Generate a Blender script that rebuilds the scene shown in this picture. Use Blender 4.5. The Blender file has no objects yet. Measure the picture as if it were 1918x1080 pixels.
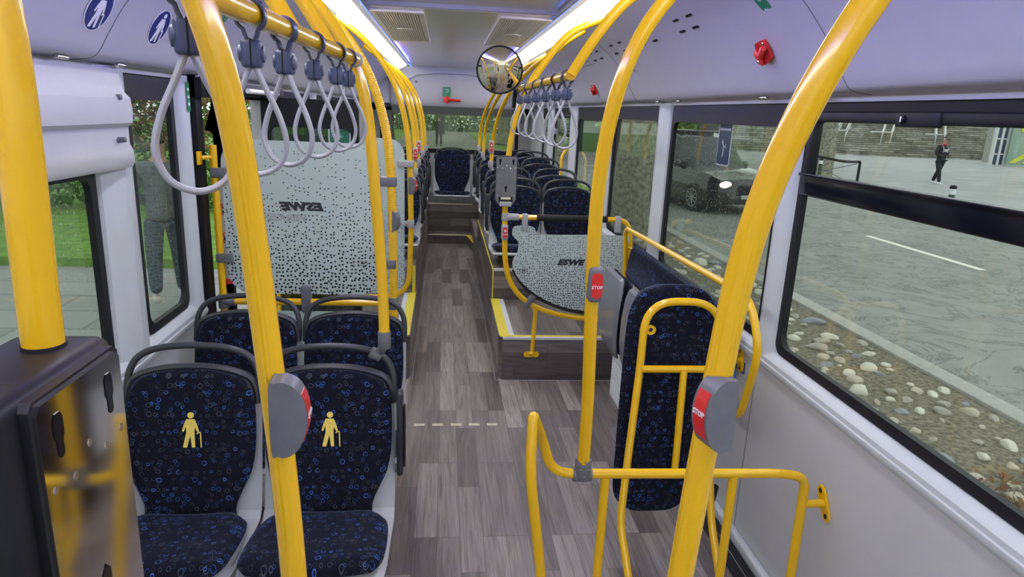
import bpy, bmesh, math, random
from math import pi, sin, cos, radians as rad, sqrt
from mathutils import Vector as V, Matrix as M
random.seed(7)
sc = bpy.context.scene
col = sc.collection

# ------------------------------------------------------------------ camera
cam_d = bpy.data.cameras.new('camera'); cam = bpy.data.objects.new('camera', cam_d); col.objects.link(cam)
sc.camera = cam
cam_d.sensor_width = 36; cam_d.lens = 36 * 1250 / 1918
cam_d.clip_start = .02; cam_d.clip_end = 500
r_ = V((0.9945190593488058, -0.09596096300866584, 0.04151306023910952))
d_ = V((0.01556802803163363, -0.25670859387131895, -0.9663634587130333))
f_ = V((0.10338992743576494, 0.9617131544338259, -0.25380766634159724))
mm = M((( r_.x, -d_.x, -f_.x, -.09), (r_.y, -d_.y, -f_.y, 0), (r_.z, -d_.z, -f_.z, 1.75), (0, 0, 0, 1)))
cam.matrix_world = mm

# ------------------------------------------------------------------ world: overcast daylight
w = bpy.data.worlds.new('overcast'); sc.world = w; w.use_nodes = True
nt = w.node_tree; bg = nt.nodes['Background']
tc = nt.nodes.new('ShaderNodeTexCoord'); sx = nt.nodes.new('ShaderNodeSeparateXYZ'); rp = nt.nodes.new('ShaderNodeValToRGB')
nt.links.new(tc.outputs['Generated'], sx.inputs[0]); nt.links.new(sx.outputs['Z'], rp.inputs[0]); nt.links.new(rp.outputs[0], bg.inputs[0])
rp.color_ramp.elements[0].position = 0; rp.color_ramp.elements[0].color = (.80, .86, .86, 1)
rp.color_ramp.elements[1].position = .6; rp.color_ramp.elements[1].color = (.95, 1, 1, 1)
bg.inputs[1].default_value = 1.3
sc.view_settings.view_transform = 'Standard'; sc.view_settings.look = 'None'
sc.view_settings.exposure = 0; sc.view_settings.gamma = 1
STRIP = 15.0; LED = 300.0

# ------------------------------------------------------------------ materials
MATS = {}
class N:
    def __init__(s, name):
        s.m = bpy.data.materials.new(name); s.m.use_nodes = True; s.t = s.m.node_tree
        s.b = s.t.nodes['Principled BSDF']; s.out = s.t.nodes['Material Output']
    def n(s, typ, **k):
        x = s.t.nodes.new('ShaderNode' + typ)
        for a, v in k.items():
            if a.startswith('i_'):
                key = a[2:]; key = int(key) if key.isdigit() else key.replace('_', ' ')
                x.inputs[key].default_value = v
            else: setattr(x, a, v)
        return x
    def l(s, a, b): s.t.links.new(a, b)
    def ramp(s, src, els, interp='LINEAR'):
        r = s.n('ValToRGB'); cr = r.color_ramp; cr.interpolation = interp
        while len(cr.elements) > len(els): cr.elements.remove(cr.elements[-1])
        while len(cr.elements) < len(els): cr.elements.new(.5)
        for e, (p, c) in zip(cr.elements, els):
            e.position = p; e.color = (*c, 1) if hasattr(c, '__len__') else (c, c, c, 1)
        if src is not None: s.l(src, r.inputs[0])
        return r.outputs[0]
    def math(s, op, a, b=None, clamp=False):
        x = s.n('Math', operation=op, use_clamp=clamp)
        for i, v in enumerate((a, b)):
            if v is None: continue
            if isinstance(v, (int, float)): x.inputs[i].default_value = v
            else: s.l(v, x.inputs[i])
        return x.outputs[0]
    def mix(s, f, a, b):
        x = s.n('Mix', data_type='RGBA')
        for i, v in ((0, f), (6, a), (7, b)):
            if isinstance(v, (int, float)): x.inputs[i].default_value = v
            elif isinstance(v, tuple): x.inputs[i].default_value = (*v, 1)
            else: s.l(v, x.inputs[i])
        return x.outputs[2]

def simple(name, c, rough=.5, metal=0, coat=0, emit=None, es=0, var=.06, vs=9, bump=0, bs=200):
    a = N(name); b = a.b
    b.inputs['Roughness'].default_value = rough; b.inputs['Metallic'].default_value = metal
    b.inputs['Coat Weight'].default_value = coat; b.inputs['Coat Roughness'].default_value = .08
    tc = a.n('TexCoord'); no = a.n('TexNoise', i_Scale=vs, i_Detail=3.0); a.l(tc.outputs['Object'], no.inputs['Vector'])
    c0 = tuple(x * (1 - var) for x in c); c1 = tuple(min(1, x * (1 + var)) for x in c)
    a.l(a.ramp(no.outputs[0], [(.3, c0), (.7, c1)]), b.inputs['Base Color'])
    if bump:
        n2 = a.n('TexNoise', i_Scale=bs, i_Detail=2.0); a.l(tc.outputs['Object'], n2.inputs['Vector'])
        bp = a.n('Bump', i_Strength=bump, i_Distance=.002); a.l(n2.outputs[0], bp.inputs['Height']); a.l(bp.outputs[0], b.inputs['Normal'])
    if emit:
        b.inputs['Emission Color'].default_value = (*emit, 1); b.inputs['Emission Strength'].default_value = es
    if name.startswith('black') or name == 'rubber': b.inputs['Specular IOR Level'].default_value = .22
    MATS[name] = a.m; return a.m

simple('yellow', (.80, .470, .003), .22, coat=.5, var=.015)
simple('yellow_dull', (.70, .58, .05), .6, var=.12, vs=60)
simple('wall', (.50, .51, .535), .45, var=.02, bump=.15, bs=350)
simple('cove', (.47, .47, .52), .38, var=.02, bump=.12, bs=350)
simple('trim', (.55, .59, .64), .35, var=.03)
simple('panel', (.47, .48, .50), .4, var=.03)
simple('ceil', (.58, .57, .54), .16, var=.03)
simple('shell', (.42, .44, .47), .4, var=.03)
simple('grey_clamp', (.135, .14, .155), .42, var=.08, vs=40)
simple('grey_light', (.36, .37, .40), .45, var=.04)
simple('black', (.012, .012, .015), .42, var=.2)
simple('handle_black', (.028, .030, .038), .38, var=.15, bump=.1)
simple('rubber', (.018, .018, .02), .6, var=.2)
simple('black_gloss', (.006, .007, .012), .12, var=.1)
simple('metal', (.62, .62, .62), .07, metal=1, var=.12, vs=14)
simple('metal_dark', (.20, .20, .22), .38, metal=.8, var=.12, vs=14)
simple('chrome', (.7, .7, .72), .15, metal=1, var=.02)
simple('mirror_tint', (.80, .74, .58), .02, metal=1, var=0)
simple('panel_grey', (.17, .18, .21), .28, coat=.2, var=.04)
simple('red', (.62, .02, .02), .3, coat=.3, var=.05)
simple('green', (.01, .22, .10), .35, var=.05)
simple('blue', (.012, .016, .16), .35, var=.05)
simple('blue_light', (.05, .2, .7), .3, var=.03)
simple('white', (.78, .80, .84), .4, var=.02)
simple('white_dim', (.55, .58, .62), .5, var=.02)
simple('strap', (.36, .37, .42), .42, var=.05)
simple('strap_block', (.055, .07, .13), .4, var=.1)
simple('strap_ring', (.035, .042, .08), .35, var=.1)
simple('cream', (.62, .58, .42), .6, var=.1, vs=50)
simple('symbol', (.80, .62, .12), .7, var=.08, vs=70)
simple('grille', (.86, .84, .80), .4, var=.03)
simple('grey_sticker', (.45, .46, .55), .4)
simple('text_dark', (.02, .025, .03), .4)
simple('heater', (.62, .63, .66), .4, var=.03)
simple('pane_blue', (.03, .05, .09), .2)
simple('light_strip', (.9, .9, .9), .5, emit=(1.0, .97, .95), es=STRIP, var=.01)
simple('blue_led', (.1, .15, .9), .5, emit=(.13, .13, 1.0), es=LED, var=.01)
simple('blue_glow', (.2, .3, .9), .5, emit=(.10, .22, 1.0), es=1.6, var=.01)
simple('headlight', (.9, .8, .6), .3, emit=(1, .82, .5), es=5)
simple('button_light', (.6, .9, .8), .3, emit=(.5, 1, .8), es=1.5)
# outside
simple('asphalt', (.30, .31, .29), .85, var=.14, vs=3.0, bump=.3, bs=60)
simple('pavement', (.34, .35, .35), .8, var=.10, vs=1.6)
simple('soil', (.17, .155, .11), .95, var=.55, vs=26, bump=1, bs=60)
simple('kerb', (.38, .38, .35), .85, var=.12, vs=14, bump=.3, bs=60)
simple('roadpaint', (.75, .76, .68), .7, var=.06, vs=30)
simple('stone_a', (.48, .44, .35), .8, var=.2, vs=22)
simple('stone_b', (.38, .36, .30), .8, var=.25, vs=22)
simple('stone_c', (.62, .60, .50), .8, var=.15, vs=22)
simple('stone_d', (.27, .29, .31), .75, var=.2, vs=22)
simple('grass', (.16, .30, .04), .95, var=.3, vs=6, bump=.8, bs=80)
simple('leaf', (.10, .22, .03), .7, var=.4, vs=3)
simple('leaf_lime', (.30, .48, .03), .7, var=.3, vs=3)
simple('leaf_brown', (.20, .11, .05), .8, var=.4, vs=3)
simple('red_sign', (.65, .03, .02), .5)
simple('bark', (.26, .25, .19), .95, var=.5, vs=12, bump=1, bs=30)
simple('bark_dark', (.05, .045, .035), .95, var=.5, vs=12, bump=1, bs=30)
simple('car_black', (.015, .016, .018), .15, coat=1)
simple('car_white', (.70, .72, .76), .25, coat=1)
simple('car_glass', (.02, .025, .03), .05)
simple('tyre', (.02, .02, .02), .8)
simple('rim', (.45, .45, .47), .3, metal=.8)
simple('skin', (.48, .27, .19), .55)
simple('cloth_black', (.015, .015, .017), .85, var=.3, vs=20)
simple('cloth_hoodie', (.028, .028, .032), .85, var=.3, vs=20)
simple('cloth_jeans', (.06, .075, .10), .85, var=.3, vs=20)
simple('cloth_grey', (.12, .13, .13), .85, var=.3, vs=20)
simple('rail_white', (.62, .63, .62), .5)
simple('booth_glass', (.25, .36, .28), .15)
simple('booth_yellow', (.62, .66, .04), .5)
simple('dark_green', (.02, .05, .035), .5)
simple('sticker_green', (.015, .13, .075), .4)

def wood(name, axis, base=1.0):
    """vinyl plank: planks run along 'y' or 'x' (horizontal risers)"""
    a = N(name); g = a.n('NewGeometry'); s = a.n('SeparateXYZ'); a.l(g.outputs['Position'], s.inputs[0])
    c = a.n('CombineXYZ')
    if axis == 'floor': a.l(s.outputs['Y'], c.inputs[0]); a.l(s.outputs['X'], c.inputs[1])
    elif axis == 'cross': a.l(s.outputs['X'], c.inputs[0]); a.l(s.outputs['Y'], c.inputs[1])
    elif axis == 'box':
        no = a.n('SeparateXYZ'); a.l(g.outputs['Normal'], no.inputs[0])
        az = a.math('GREATER_THAN', a.math('ABSOLUTE', no.outputs[2]), .6); ax = a.math('GREATER_THAN', a.math('ABSOLUTE', no.outputs[0]), .6)
        h1 = a.mix(az, a.mix(ax, s.outputs['X'], s.outputs['Y']), s.outputs['Y']); h2 = a.mix(az, s.outputs['Z'], s.outputs['X'])
        a.l(h1, c.inputs[0]); a.l(h2, c.inputs[1])
    elif axis == 'front': a.l(s.outputs['X'], c.inputs[0]); a.l(s.outputs['Z'], c.inputs[1])
    else: a.l(s.outputs['Y'], c.inputs[0]); a.l(s.outputs['Z'], c.inputs[1])
    def brick(ln, wd, off):
        b = a.n('TexBrick', offset=off, offset_frequency=3, squash=1.0)
        b.inputs['Scale'].default_value = 1; b.inputs['Brick Width'].default_value = ln; b.inputs['Row Height'].default_value = wd
        b.inputs['Mortar Size'].default_value = .0012; b.inputs['Mortar Smooth'].default_value = .2; b.inputs['Bias'].default_value = 0
        b.inputs['Color1'].default_value = (0, 0, 0, 1); b.inputs['Color2'].default_value = (1, 1, 1, 1); b.inputs['Mortar'].default_value = (.3, .3, .3, 1)
        a.l(c.outputs[0], b.inputs['Vector']); return b
    b1 = brick(.62, .098, .37)
    sc_ = a.n('VectorMath', operation='MULTIPLY'); sc_.inputs[1].default_value = (1.6, 26, 1); a.l(c.outputs[0], sc_.inputs[0])
    off = a.n('VectorMath', operation='ADD'); a.l(sc_.outputs[0], off.inputs[0])
    sh = a.n('VectorMath', operation='SCALE'); sh.inputs[3].default_value = 9; a.l(b1.outputs[0], sh.inputs[0]); a.l(sh.outputs[0], off.inputs[1])
    n1 = a.n('TexNoise', i_Scale=1.3, i_Detail=6.0, i_Roughness=.65, i_Distortion=1.2); a.l(off.outputs[0], n1.inputs['Vector'])
    s3 = a.n('VectorMath', operation='MULTIPLY'); s3.inputs[1].default_value = (4, 150, 1); a.l(c.outputs[0], s3.inputs[0])
    n2 = a.n('TexNoise', i_Scale=1.0, i_Detail=3.0); a.l(s3.outputs[0], n2.inputs['Vector'])
    pl = a.ramp(b1.outputs[0], [(0, tuple(x * base for x in (.118, .096, .092))), (.5, tuple(x * base for x in (.20, .172, .163))), (1, tuple(x * base for x in (.32, .285, .270)))])
    gr = a.ramp(n1.outputs[0], [(.28, (.48, .45, .45)), (.5, (.95, .95, .95)), (.72, (1.32, 1.32, 1.32))])
    g2 = a.ramp(n2.outputs[0], [(.3, (.80, .8, .8)), (.7, (1.15, 1.15, 1.15))])
    m1 = a.n('Mix', data_type='RGBA', blend_type='MULTIPLY'); m1.inputs[0].default_value = 1; a.l(pl, m1.inputs[6]); a.l(gr, m1.inputs[7])
    m2 = a.n('Mix', data_type='RGBA', blend_type='MULTIPLY'); m2.inputs[0].default_value = 1; a.l(m1.outputs[2], m2.inputs[6]); a.l(g2, m2.inputs[7])
    m3 = a.mix(b1.outputs[1], m2.outputs[2], (.07, .06, .06))
    a.l(m3, a.b.inputs['Base Color']); a.b.inputs['Roughness'].default_value = .38
    MATS[name] = a.m
wood('wood_floor', 'floor', 1.08); wood('wood_box', 'box', .72)

def fabric():
    a = N('fabric'); uv = a.n('UVMap'); colr = None
    base = (.0045, .0052, .013)
    cur = None
    for k, (scl, r0, dr, sd) in enumerate(((37, .15, .14, 0), (52, .17, .14, 3.3), (31, .12, .12, 7.7))):
        ad = a.n('VectorMath', operation='ADD'); ad.inputs[1].default_value = (sd, sd * 1.7, 0); a.l(uv.outputs[0], ad.inputs[0])
        v = a.n('TexVoronoi', voronoi_dimensions='2D', feature='F1', i_Scale=scl); v.inputs['Randomness'].default_value = .85
        a.l(ad.outputs[0], v.inputs['Vector'])
        sp = a.n('SeparateColor'); a.l(v.outputs['Color'], sp.inputs[0])
        rr = a.math('ADD', a.math('MULTIPLY', sp.outputs[0], dr), r0)
        dd = a.math('ABSOLUTE', a.math('SUBTRACT', v.outputs['Distance'], rr))
        ring = a.math('LESS_THAN', dd, .040)
        cc = a.ramp(sp.outputs[1], [(0, base), (.56, (.020, .022, .032)), (.70, (.055, .060, .078)), (.84, (.025, .06, .20)), (.93, (.05, .13, .45))], 'CONSTANT')
        cur = a.mix(ring, cur if cur is not None else base, cc)
    a.l(cur, a.b.inputs['Base Color']); a.b.inputs['Roughness'].default_value = .92; a.b.inputs['Sheen Weight'].default_value = .28; a.b.inputs['Sheen Roughness'].default_value = .35; a.b.inputs['Sheen Tint'].default_value = (.45, .55, .9, 1)
    a.b.inputs['Specular IOR Level'].default_value = .2
    MATS['fabric'] = a.m
fabric()

def glass(name, tint=(.96, .985, .97), rough=0, drops=0, haze=0.0, hazec=(.6, .62, .55)):
    a = N(name); a.t.nodes.remove(a.b)
    tr = a.n('BsdfTransparent', i_Color=(*tint, 1)); gl = a.n('BsdfGlossy', i_Roughness=.02 + rough, i_Color=(1, 1, 1, 1))
    lw = a.n('LayerWeight', i_Blend=.5); f2 = a.math('ADD', a.math('MULTIPLY', a.math('POWER', lw.outputs['Facing'], 4.5), .55), .028, True)
    mx = a.n('MixShader'); a.l(f2, mx.inputs[0]); a.l(tr.outputs[0], mx.inputs[1]); a.l(gl.outputs[0], mx.inputs[2]); o = mx.outputs[0]
    if drops or haze:
        df = a.n('BsdfDiffuse', i_Color=(*hazec, 1)); tl = a.n('BsdfTranslucent', i_Color=(.8, .85, .8, 1)); m2 = a.n('MixShader', i_0=.6)
        a.l(df.outputs[0], m2.inputs[1]); a.l(tl.outputs[0], m2.inputs[2])
        g = a.n('TexCoord'); mp = a.n('Mapping'); mp.inputs['Scale'].default_value = (110, 110, 60); a.l(g.outputs['Object'], mp.inputs[0])
        v = a.n('TexVoronoi', i_Scale=1.0); a.l(mp.outputs[0], v.inputs['Vector'])
        s = a.n('SeparateColor'); a.l(v.outputs['Color'], s.inputs[0])
        th = a.math('MULTIPLY', a.math('SUBTRACT', s.outputs[0], .45, True), .55)
        dm = a.math('LESS_THAN', v.outputs['Distance'], th)
        fac = a.math('ADD', a.math('MULTIPLY', dm, drops), haze, True)
        m3 = a.n('MixShader'); a.l(fac, m3.inputs[0]); a.l(o, m3.inputs[1]); a.l(m2.outputs[0], m3.inputs[2]); o = m3.outputs[0]
    a.l(o, a.out.inputs[0]); MATS[name] = a.m
glass('glass'); glass('glass_wet', (.80, .84, .80), drops=.38, haze=.015); glass('glass_rear', (.70, .74, .66), drops=.4, haze=.05)
glass('glass_door', (.35, .42, .40), drops=.15, haze=.02)

def dotted(name, z0, z1, d0, d1, scale):
    """white printed pane: round clear dots left out of the print, denser to the bottom"""
    a = N(name); a.t.nodes.remove(a.b)
    g = a.n('NewGeometry'); s = a.n('SeparateXYZ'); a.l(g.outputs['Position'], s.inputs[0])
    c = a.n('CombineXYZ'); a.l(s.outputs['X'], c.inputs[0]); a.l(s.outputs['Z'], c.inputs[1])
    v = a.n('TexVoronoi', voronoi_dimensions='2D', i_Scale=scale); v.inputs['Randomness'].default_value = .62; a.l(c.outputs[0], v.inputs['Vector'])
    sp = a.n('SeparateColor'); a.l(v.outputs['Color'], sp.inputs[0])
    mr = a.n('MapRange'); a.l(s.outputs['Z'], mr.inputs[0])
    for i, q in enumerate((z0, z1, d0, d1)): mr.inputs[i + 1].default_value = q
    # a cell keeps its dot when its random value is under the local density
    keep = a.math('LESS_THAN', sp.outputs[0], mr.outputs[0])
    rad_ = a.math('ADD', a.math('MULTIPLY', mr.outputs[0], .15), .10)
    dot = a.math('MULTIPLY', a.math('LESS_THAN', v.outputs['Distance'], rad_), keep)
    df = a.n('BsdfDiffuse', i_Color=(.62, .71, .73, 1)); tl = a.n('BsdfTranslucent', i_Color=(.62, .70, .70, 1)); m2 = a.n('MixShader', i_0=.42)
    a.l(df.outputs[0], m2.inputs[1]); a.l(tl.outputs[0], m2.inputs[2])
    tr = a.n('BsdfTransparent', i_Color=(.16, .19, .19, 1))
    m0 = a.n('MixShader', i_0=.12); a.l(m2.outputs[0], m0.inputs[1]); a.l(a.n('BsdfTransparent').outputs[0], m0.inputs[2])
    m3 = a.n('MixShader'); a.l(dot, m3.inputs[0]); a.l(m0.outputs[0], m3.inputs[1]); a.l(tr.outputs[0], m3.inputs[2])
    gl = a.n('BsdfGlossy', i_Roughness=.06); lw = a.n('LayerWeight', i_Blend=.5); fr = a.math('ADD', a.math('MULTIPLY', a.math('POWER', lw.outputs['Facing'], 4.0), .6), .04, True)
    m4 = a.n('MixShader'); a.l(fr, m4.inputs[0]); a.l(m3.outputs[0], m4.inputs[1]); a.l(gl.outputs[0], m4.inputs[2])
    a.l(m4.outputs[0], a.out.inputs[0]); MATS[name] = a.m
dotted('dots_big', .82, 1.57, 1.25, .14, 54); dotted('dots_small', .45, 1.1, 1.1, .45, 62)
dotted('dots_low', .3, .78, .25, .25, 60); dotted('dots_mid', .55, 1.45, .9, .1, 70)

def steps_mat():
    a = N('stair_stone'); g = a.n('NewGeometry'); sx_ = a.n('SeparateXYZ'); a.l(g.outputs['Position'], sx_.inputs[0])
    c = a.n('CombineXYZ'); a.l(sx_.outputs['X'], c.inputs[0]); a.l(a.math('ADD', sx_.outputs['Z'], .35), c.inputs[1])
    b = a.n('TexBrick', i_Scale=1.0, offset=.43); b.inputs['Brick Width'].default_value = 1.9; b.inputs['Row Height'].default_value = .165; b.inputs['Mortar Size'].default_value = .028; b.inputs['Mortar Smooth'].default_value = .4
    b.inputs['Color1'].default_value = (.20, .19, .15, 1); b.inputs['Color2'].default_value = (.40, .39, .34, 1); b.inputs['Mortar'].default_value = (.10, .10, .075, 1); a.l(c.outputs[0], b.inputs['Vector'])
    n1 = a.n('TexNoise', i_Scale=.9, i_Detail=6.0, i_Distortion=1.0); a.l(g.outputs['Position'], n1.inputs['Vector'])
    m = a.n('Mix', data_type='RGBA', blend_type='MULTIPLY'); m.inputs[0].default_value = 1; a.l(b.outputs[0], m.inputs[6]); a.l(a.ramp(n1.outputs[0], [(.3, .6), (.7, 1.5)]), m.inputs[7])
    a.l(m.outputs[2], a.b.inputs['Base Color']); a.b.inputs['Roughness'].default_value = .9
    MATS['stair_stone'] = a.m
    a = N('asphalt'); tc = a.n('NewGeometry'); n1 = a.n('TexNoise', i_Scale=1.2, i_Detail=6.0, i_Distortion=1.0); a.l(tc.outputs[0], n1.inputs['Vector'])
    n2 = a.n('TexNoise', i_Scale=160.0, i_Detail=2.0); a.l(tc.outputs[0], n2.inputs['Vector'])
    n3 = a.n('TexNoise', i_Scale=.9, i_Detail=7.0, i_Roughness=.72, i_Distortion=2.0); a.l(tc.outputs[0], n3.inputs['Vector'])
    ck = a.ramp(n3.outputs[0], [(.475, 1.0), (.5, .40), (.525, 1.0)])
    m1 = a.n('Mix', data_type='RGBA', blend_type='MULTIPLY'); m1.inputs[0].default_value = 1
    a.l(a.ramp(n1.outputs[0], [(.3, (.245, .255, .235)), (.7, (.315, .325, .30))]), m1.inputs[6]); a.l(a.ramp(n2.outputs[0], [(.3, .5), (.7, 1.4)]), m1.inputs[7])
    m2 = a.n('Mix', data_type='RGBA', blend_type='MULTIPLY'); m2.inputs[0].default_value = .85; a.l(m1.outputs[2], m2.inputs[6]); a.l(ck, m2.inputs[7])
    a.l(m2.outputs[2], a.b.inputs['Base Color']); a.b.inputs['Roughness'].default_value = .85; MATS['asphalt'] = a.m
    a = N('pavement'); g = a.n('NewGeometry'); b = a.n('TexBrick', i_Scale=1.0); b.inputs['Brick Width'].default_value = 1.2; b.inputs['Row Height'].default_value = .6
    b.inputs['Color1'].default_value = (.30, .31, .31, 1); b.inputs['Color2'].default_value = (.37, .38, .38, 1); b.inputs['Mortar'].default_value = (.24, .25, .25, 1); b.inputs['Mortar Size'].default_value = .02
    a.l(g.outputs[0], b.inputs['Vector']); a.l(b.outputs[0], a.b.inputs['Base Color']); a.b.inputs['Roughness'].default_value = .8; MATS['pavement'] = a.m
steps_mat()

# ------------------------------------------------------------------ mesh helpers (all coordinates are metres in the bus: x right, y to the rear, z up)
def BM(): return bmesh.new()
def wm(o):
    m = o.matrix_basis.copy(); p = o.parent
    while p: m = p.matrix_basis @ m; p = p.parent
    return m
def smooth(me, ang=35):
    for p in me.polygons: p.use_smooth = True
    try: me.set_sharp_from_angle(angle=rad(ang))
    except Exception: pass
def obj(name, bm, mat, parent=None, sm=True, label=None, recenter=True):
    me = bpy.data.meshes.new(name)
    if parent is not None: bm.transform(wm(parent).inverted())
    o = bpy.data.objects.new(name, me); col.objects.link(o)
    if parent is None and recenter and len(bm.verts):
        xs = [v.co for v in bm.verts]; lo = [min(c[i] for c in xs) for i in range(3)]; hi = [max(c[i] for c in xs) for i in range(3)]
        b = V(((lo[0] + hi[0]) / 2, (lo[1] + hi[1]) / 2, lo[2])); bm.transform(M.Translation(-b)); o.location = b
    bm.normal_update(); bm.to_mesh(me); bm.free()
    if sm: smooth(me)
    me.materials.append(MATS[mat]); o.parent = parent
    if label: o['label'] = label
    return o
def tag(o, label, cat, group=None, kind=None):
    o['label'] = label; o['category'] = cat
    if group: o['group'] = group
    if kind: o['kind'] = kind
    return o
def thing(name, label, cat, loc=(0, 0, 0), rz=0, group=None):
    o = bpy.data.objects.new(name, None); col.objects.link(o); o.location = loc; o.rotation_euler = (0, 0, rz); o.empty_display_size = .05
    return tag(o, label, cat, group)
def struct(name, bm, mat, parent=None, sm=True):
    o = obj(name, bm, mat, parent, sm)
    if parent is None: o['kind'] = 'structure'
    return o
def copy_tree(o, parent=None):
    c = o.copy(); col.objects.link(c)
    if parent is not None: c.parent = parent
    for ch in kids(o): copy_tree(ch, c)
    return c
def kids(o): return [x for x in list(col.objects) if x.parent == o]

def box(bm, lo, hi, bev=0):
    r = bmesh.ops.create_cube(bm, size=1)['verts']
    for v in r:
        v.co = V([lo[i] + (v.co[i] + .5) * (hi[i] - lo[i]) for i in range(3)])
    if bev:
        es = list({e for v in r for e in v.link_edges}); bmesh.ops.bevel(bm, geom=es, offset=bev, segments=3, profile=.5, affect='EDGES')
    return bm
def fillet(pts, rads, n=7):
    out = [V(pts[0])]
    for i in range(1, len(pts) - 1):
        p, a, b = V(pts[i]), V(pts[i - 1]), V(pts[i + 1]); r = rads if not hasattr(rads, '__len__') else rads[i - 1]
        u, w_ = (a - p), (b - p); la, lb = u.length, w_.length; u.normalize(); w_.normalize()
        k = min(r, la * .48, lb * .48)
        if k < 1e-4: out.append(p); continue
        s, e = p + u * k, p + w_ * k
        for j in range(n + 1):
            t = j / n; out.append(s * (1 - t) ** 2 + p * 2 * t * (1 - t) + e * t * t)
    out.append(V(pts[-1])); return out
def spline(pts, n=8, closed=False):
    P = [V(p) for p in pts]; out = []; L = len(P)
    rng = range(L if closed else L - 1)
    for i in rng:
        if closed: a, b, c, d = P[i - 1], P[i], P[(i + 1) % L], P[(i + 2) % L]
        else: a, b, c, d = P[max(i - 1, 0)], P[i], P[i + 1], P[min(i + 2, L - 1)]
        for j in range(n):
            t = j / n
            out.append(.5 * ((2 * b) + (c - a) * t + (2 * a - 5 * b + 4 * c - d) * t * t + (3 * b - a - 3 * c + d) * t ** 3))
    if not closed: out.append(P[-1])
    return out
def relax(P, step=.03, it=8):
    P = [V(p) for p in P]; out = [P[0]]; acc = 0
    for a, b in zip(P, P[1:]):
        d = (b - a).length; t = step - acc
        while t <= d and d > 0: out.append(a.lerp(b, t / d)); t += step
        acc = (acc + d) % step
    if (out[-1] - P[-1]).length < step * .4: out.pop()
    out.append(P[-1])
    for _ in range(it): out = [out[0]] + [(out[i - 1] + out[i] * 2 + out[i + 1]) / 4 for i in range(1, len(out) - 1)] + [out[-1]]
    return out
def tube(bm, path, r, seg=16, closed=False, ry=None, up=None, rfun=None):
    P = [V(p) for p in path]; q = [P[0]]
    for p in P[1:]:
        if (p - q[-1]).length > 1e-5: q.append(p)
    P = q; L = len(P); rings = []
    T = []
    for i in range(L):
        if closed: t = P[(i + 1) % L] - P[i - 1]
        else: t = P[min(i + 1, L - 1)] - P[max(i - 1, 0)]
        T.append(t.normalized())
    nrm = V(up) if up else (V((0, 0, 1)) if abs(T[0].z) < .9 else V((1, 0, 0)))
    nrm = (nrm - T[0] * nrm.dot(T[0])).normalized()
    for i in range(L):
        if i: nrm = (nrm - T[i] * nrm.dot(T[i])).normalized()
        if up:
            u = V(up); u = u - T[i] * u.dot(T[i])
            if u.length > .05: nrm = u.normalized()
        bn = T[i].cross(nrm); rr = r if not rfun else r * rfun(i / (L - 1)); r2 = ry if ry else rr
        rings.append([bm.verts.new(P[i] + nrm * cos(2 * pi * k / seg) * rr + bn * sin(2 * pi * k / seg) * r2) for k in range(seg)])
    for i in range(L if closed else L - 1):
        A, B = rings[i], rings[(i + 1) % L]
        for k in range(seg): bm.faces.new((A[k], A[(k + 1) % seg], B[(k + 1) % seg], B[k]))
    if not closed:
        bm.faces.new(rings[0][::-1]); bm.faces.new(rings[-1])
    return bm
def lathe(bm, c, axis, prof, seg=24):
    """prof: (distance along axis, radius)"""
    a = V(axis).normalized(); u = a.orthogonal().normalized(); v = a.cross(u); c = V(c); R = []
    for d, r in prof: R.append([bm.verts.new(c + a * d + (u * cos(2 * pi * k / seg) + v * sin(2 * pi * k / seg)) * max(r, 1e-5)) for k in range(seg)])
    for A, B in zip(R, R[1:]):
        for k in range(seg): bm.faces.new((A[k], A[(k + 1) % seg], B[(k + 1) % seg], B[k]))
    bm.faces.new(R[0][::-1]); bm.faces.new(R[-1]); return bm
def frame(o, u, v):
    """matrix whose x is u, y is v (in plane), z normal"""
    u = V(u).normalized(); v = V(v); v = (v - u * v.dot(u)).normalized(); n = u.cross(v)
    return M(((u.x, v.x, n.x, o[0]), (u.y, v.y, n.y, o[1]), (u.z, v.z, n.z, o[2]), (0, 0, 0, 1)))
def poly(bm, pts, thick, mat4=None, z0=0):
    """extruded outline in the xy plane of mat4"""
    f = bm.faces.new([bm.verts.new((x, y, z0)) for x, y in pts])
    f.normal_update()
    if f.normal.z < 0: f.normal_flip()
    r = bmesh.ops.extrude_face_region(bm, geom=[f]); top = [g for g in r['geom'] if isinstance(g, bmesh.types.BMVert)]
    for v in top: v.co.z += thick
    f.normal_flip()
    if mat4 is not None:
        vs = set(top) | set(f.verts); 
        for v in vs: v.co = mat4 @ v.co
    return bm
def rrect(w_, h, r, n=5, cx=0, cy=0):
    out = []
    for (sx_, sy_, a0) in ((1, 1, 0), (-1, 1, 90), (-1, -1, 180), (1, -1, 270)):
        for k in range(n + 1):
            a = rad(a0 + 90 * k / n); out.append((cx + sx_ * (w_ / 2 - r) + r * cos(a), cy + sy_ * (h / 2 - r) + r * sin(a)))
    return out
def circ(r, n=24, cx=0, cy=0): return [(cx + r * cos(2 * pi * k / n), cy + r * sin(2 * pi * k / n)) for k in range(n)]
def ringpoly(bm, outer, inner, thick, mat4, z0=0):
    n = len(outer); vs = []
    for z in (z0, z0 + thick):
        vs.append([bm.verts.new(mat4 @ V((x, y, z))) for x, y in outer]); vs.append([bm.verts.new(mat4 @ V((x, y, z))) for x, y in inner])
    O0, I0, O1, I1 = vs
    for k in range(n):
        j = (k + 1) % n
        bm.faces.new((O0[k], O0[j], O1[j], O1[k])); bm.faces.new((I0[j], I0[k], I1[k], I1[j]))
        bm.faces.new((O1[k], O1[j], I1[j], I1[k])); bm.faces.new((O0[j], O0[k], I0[k], I0[j]))
    return bm
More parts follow.
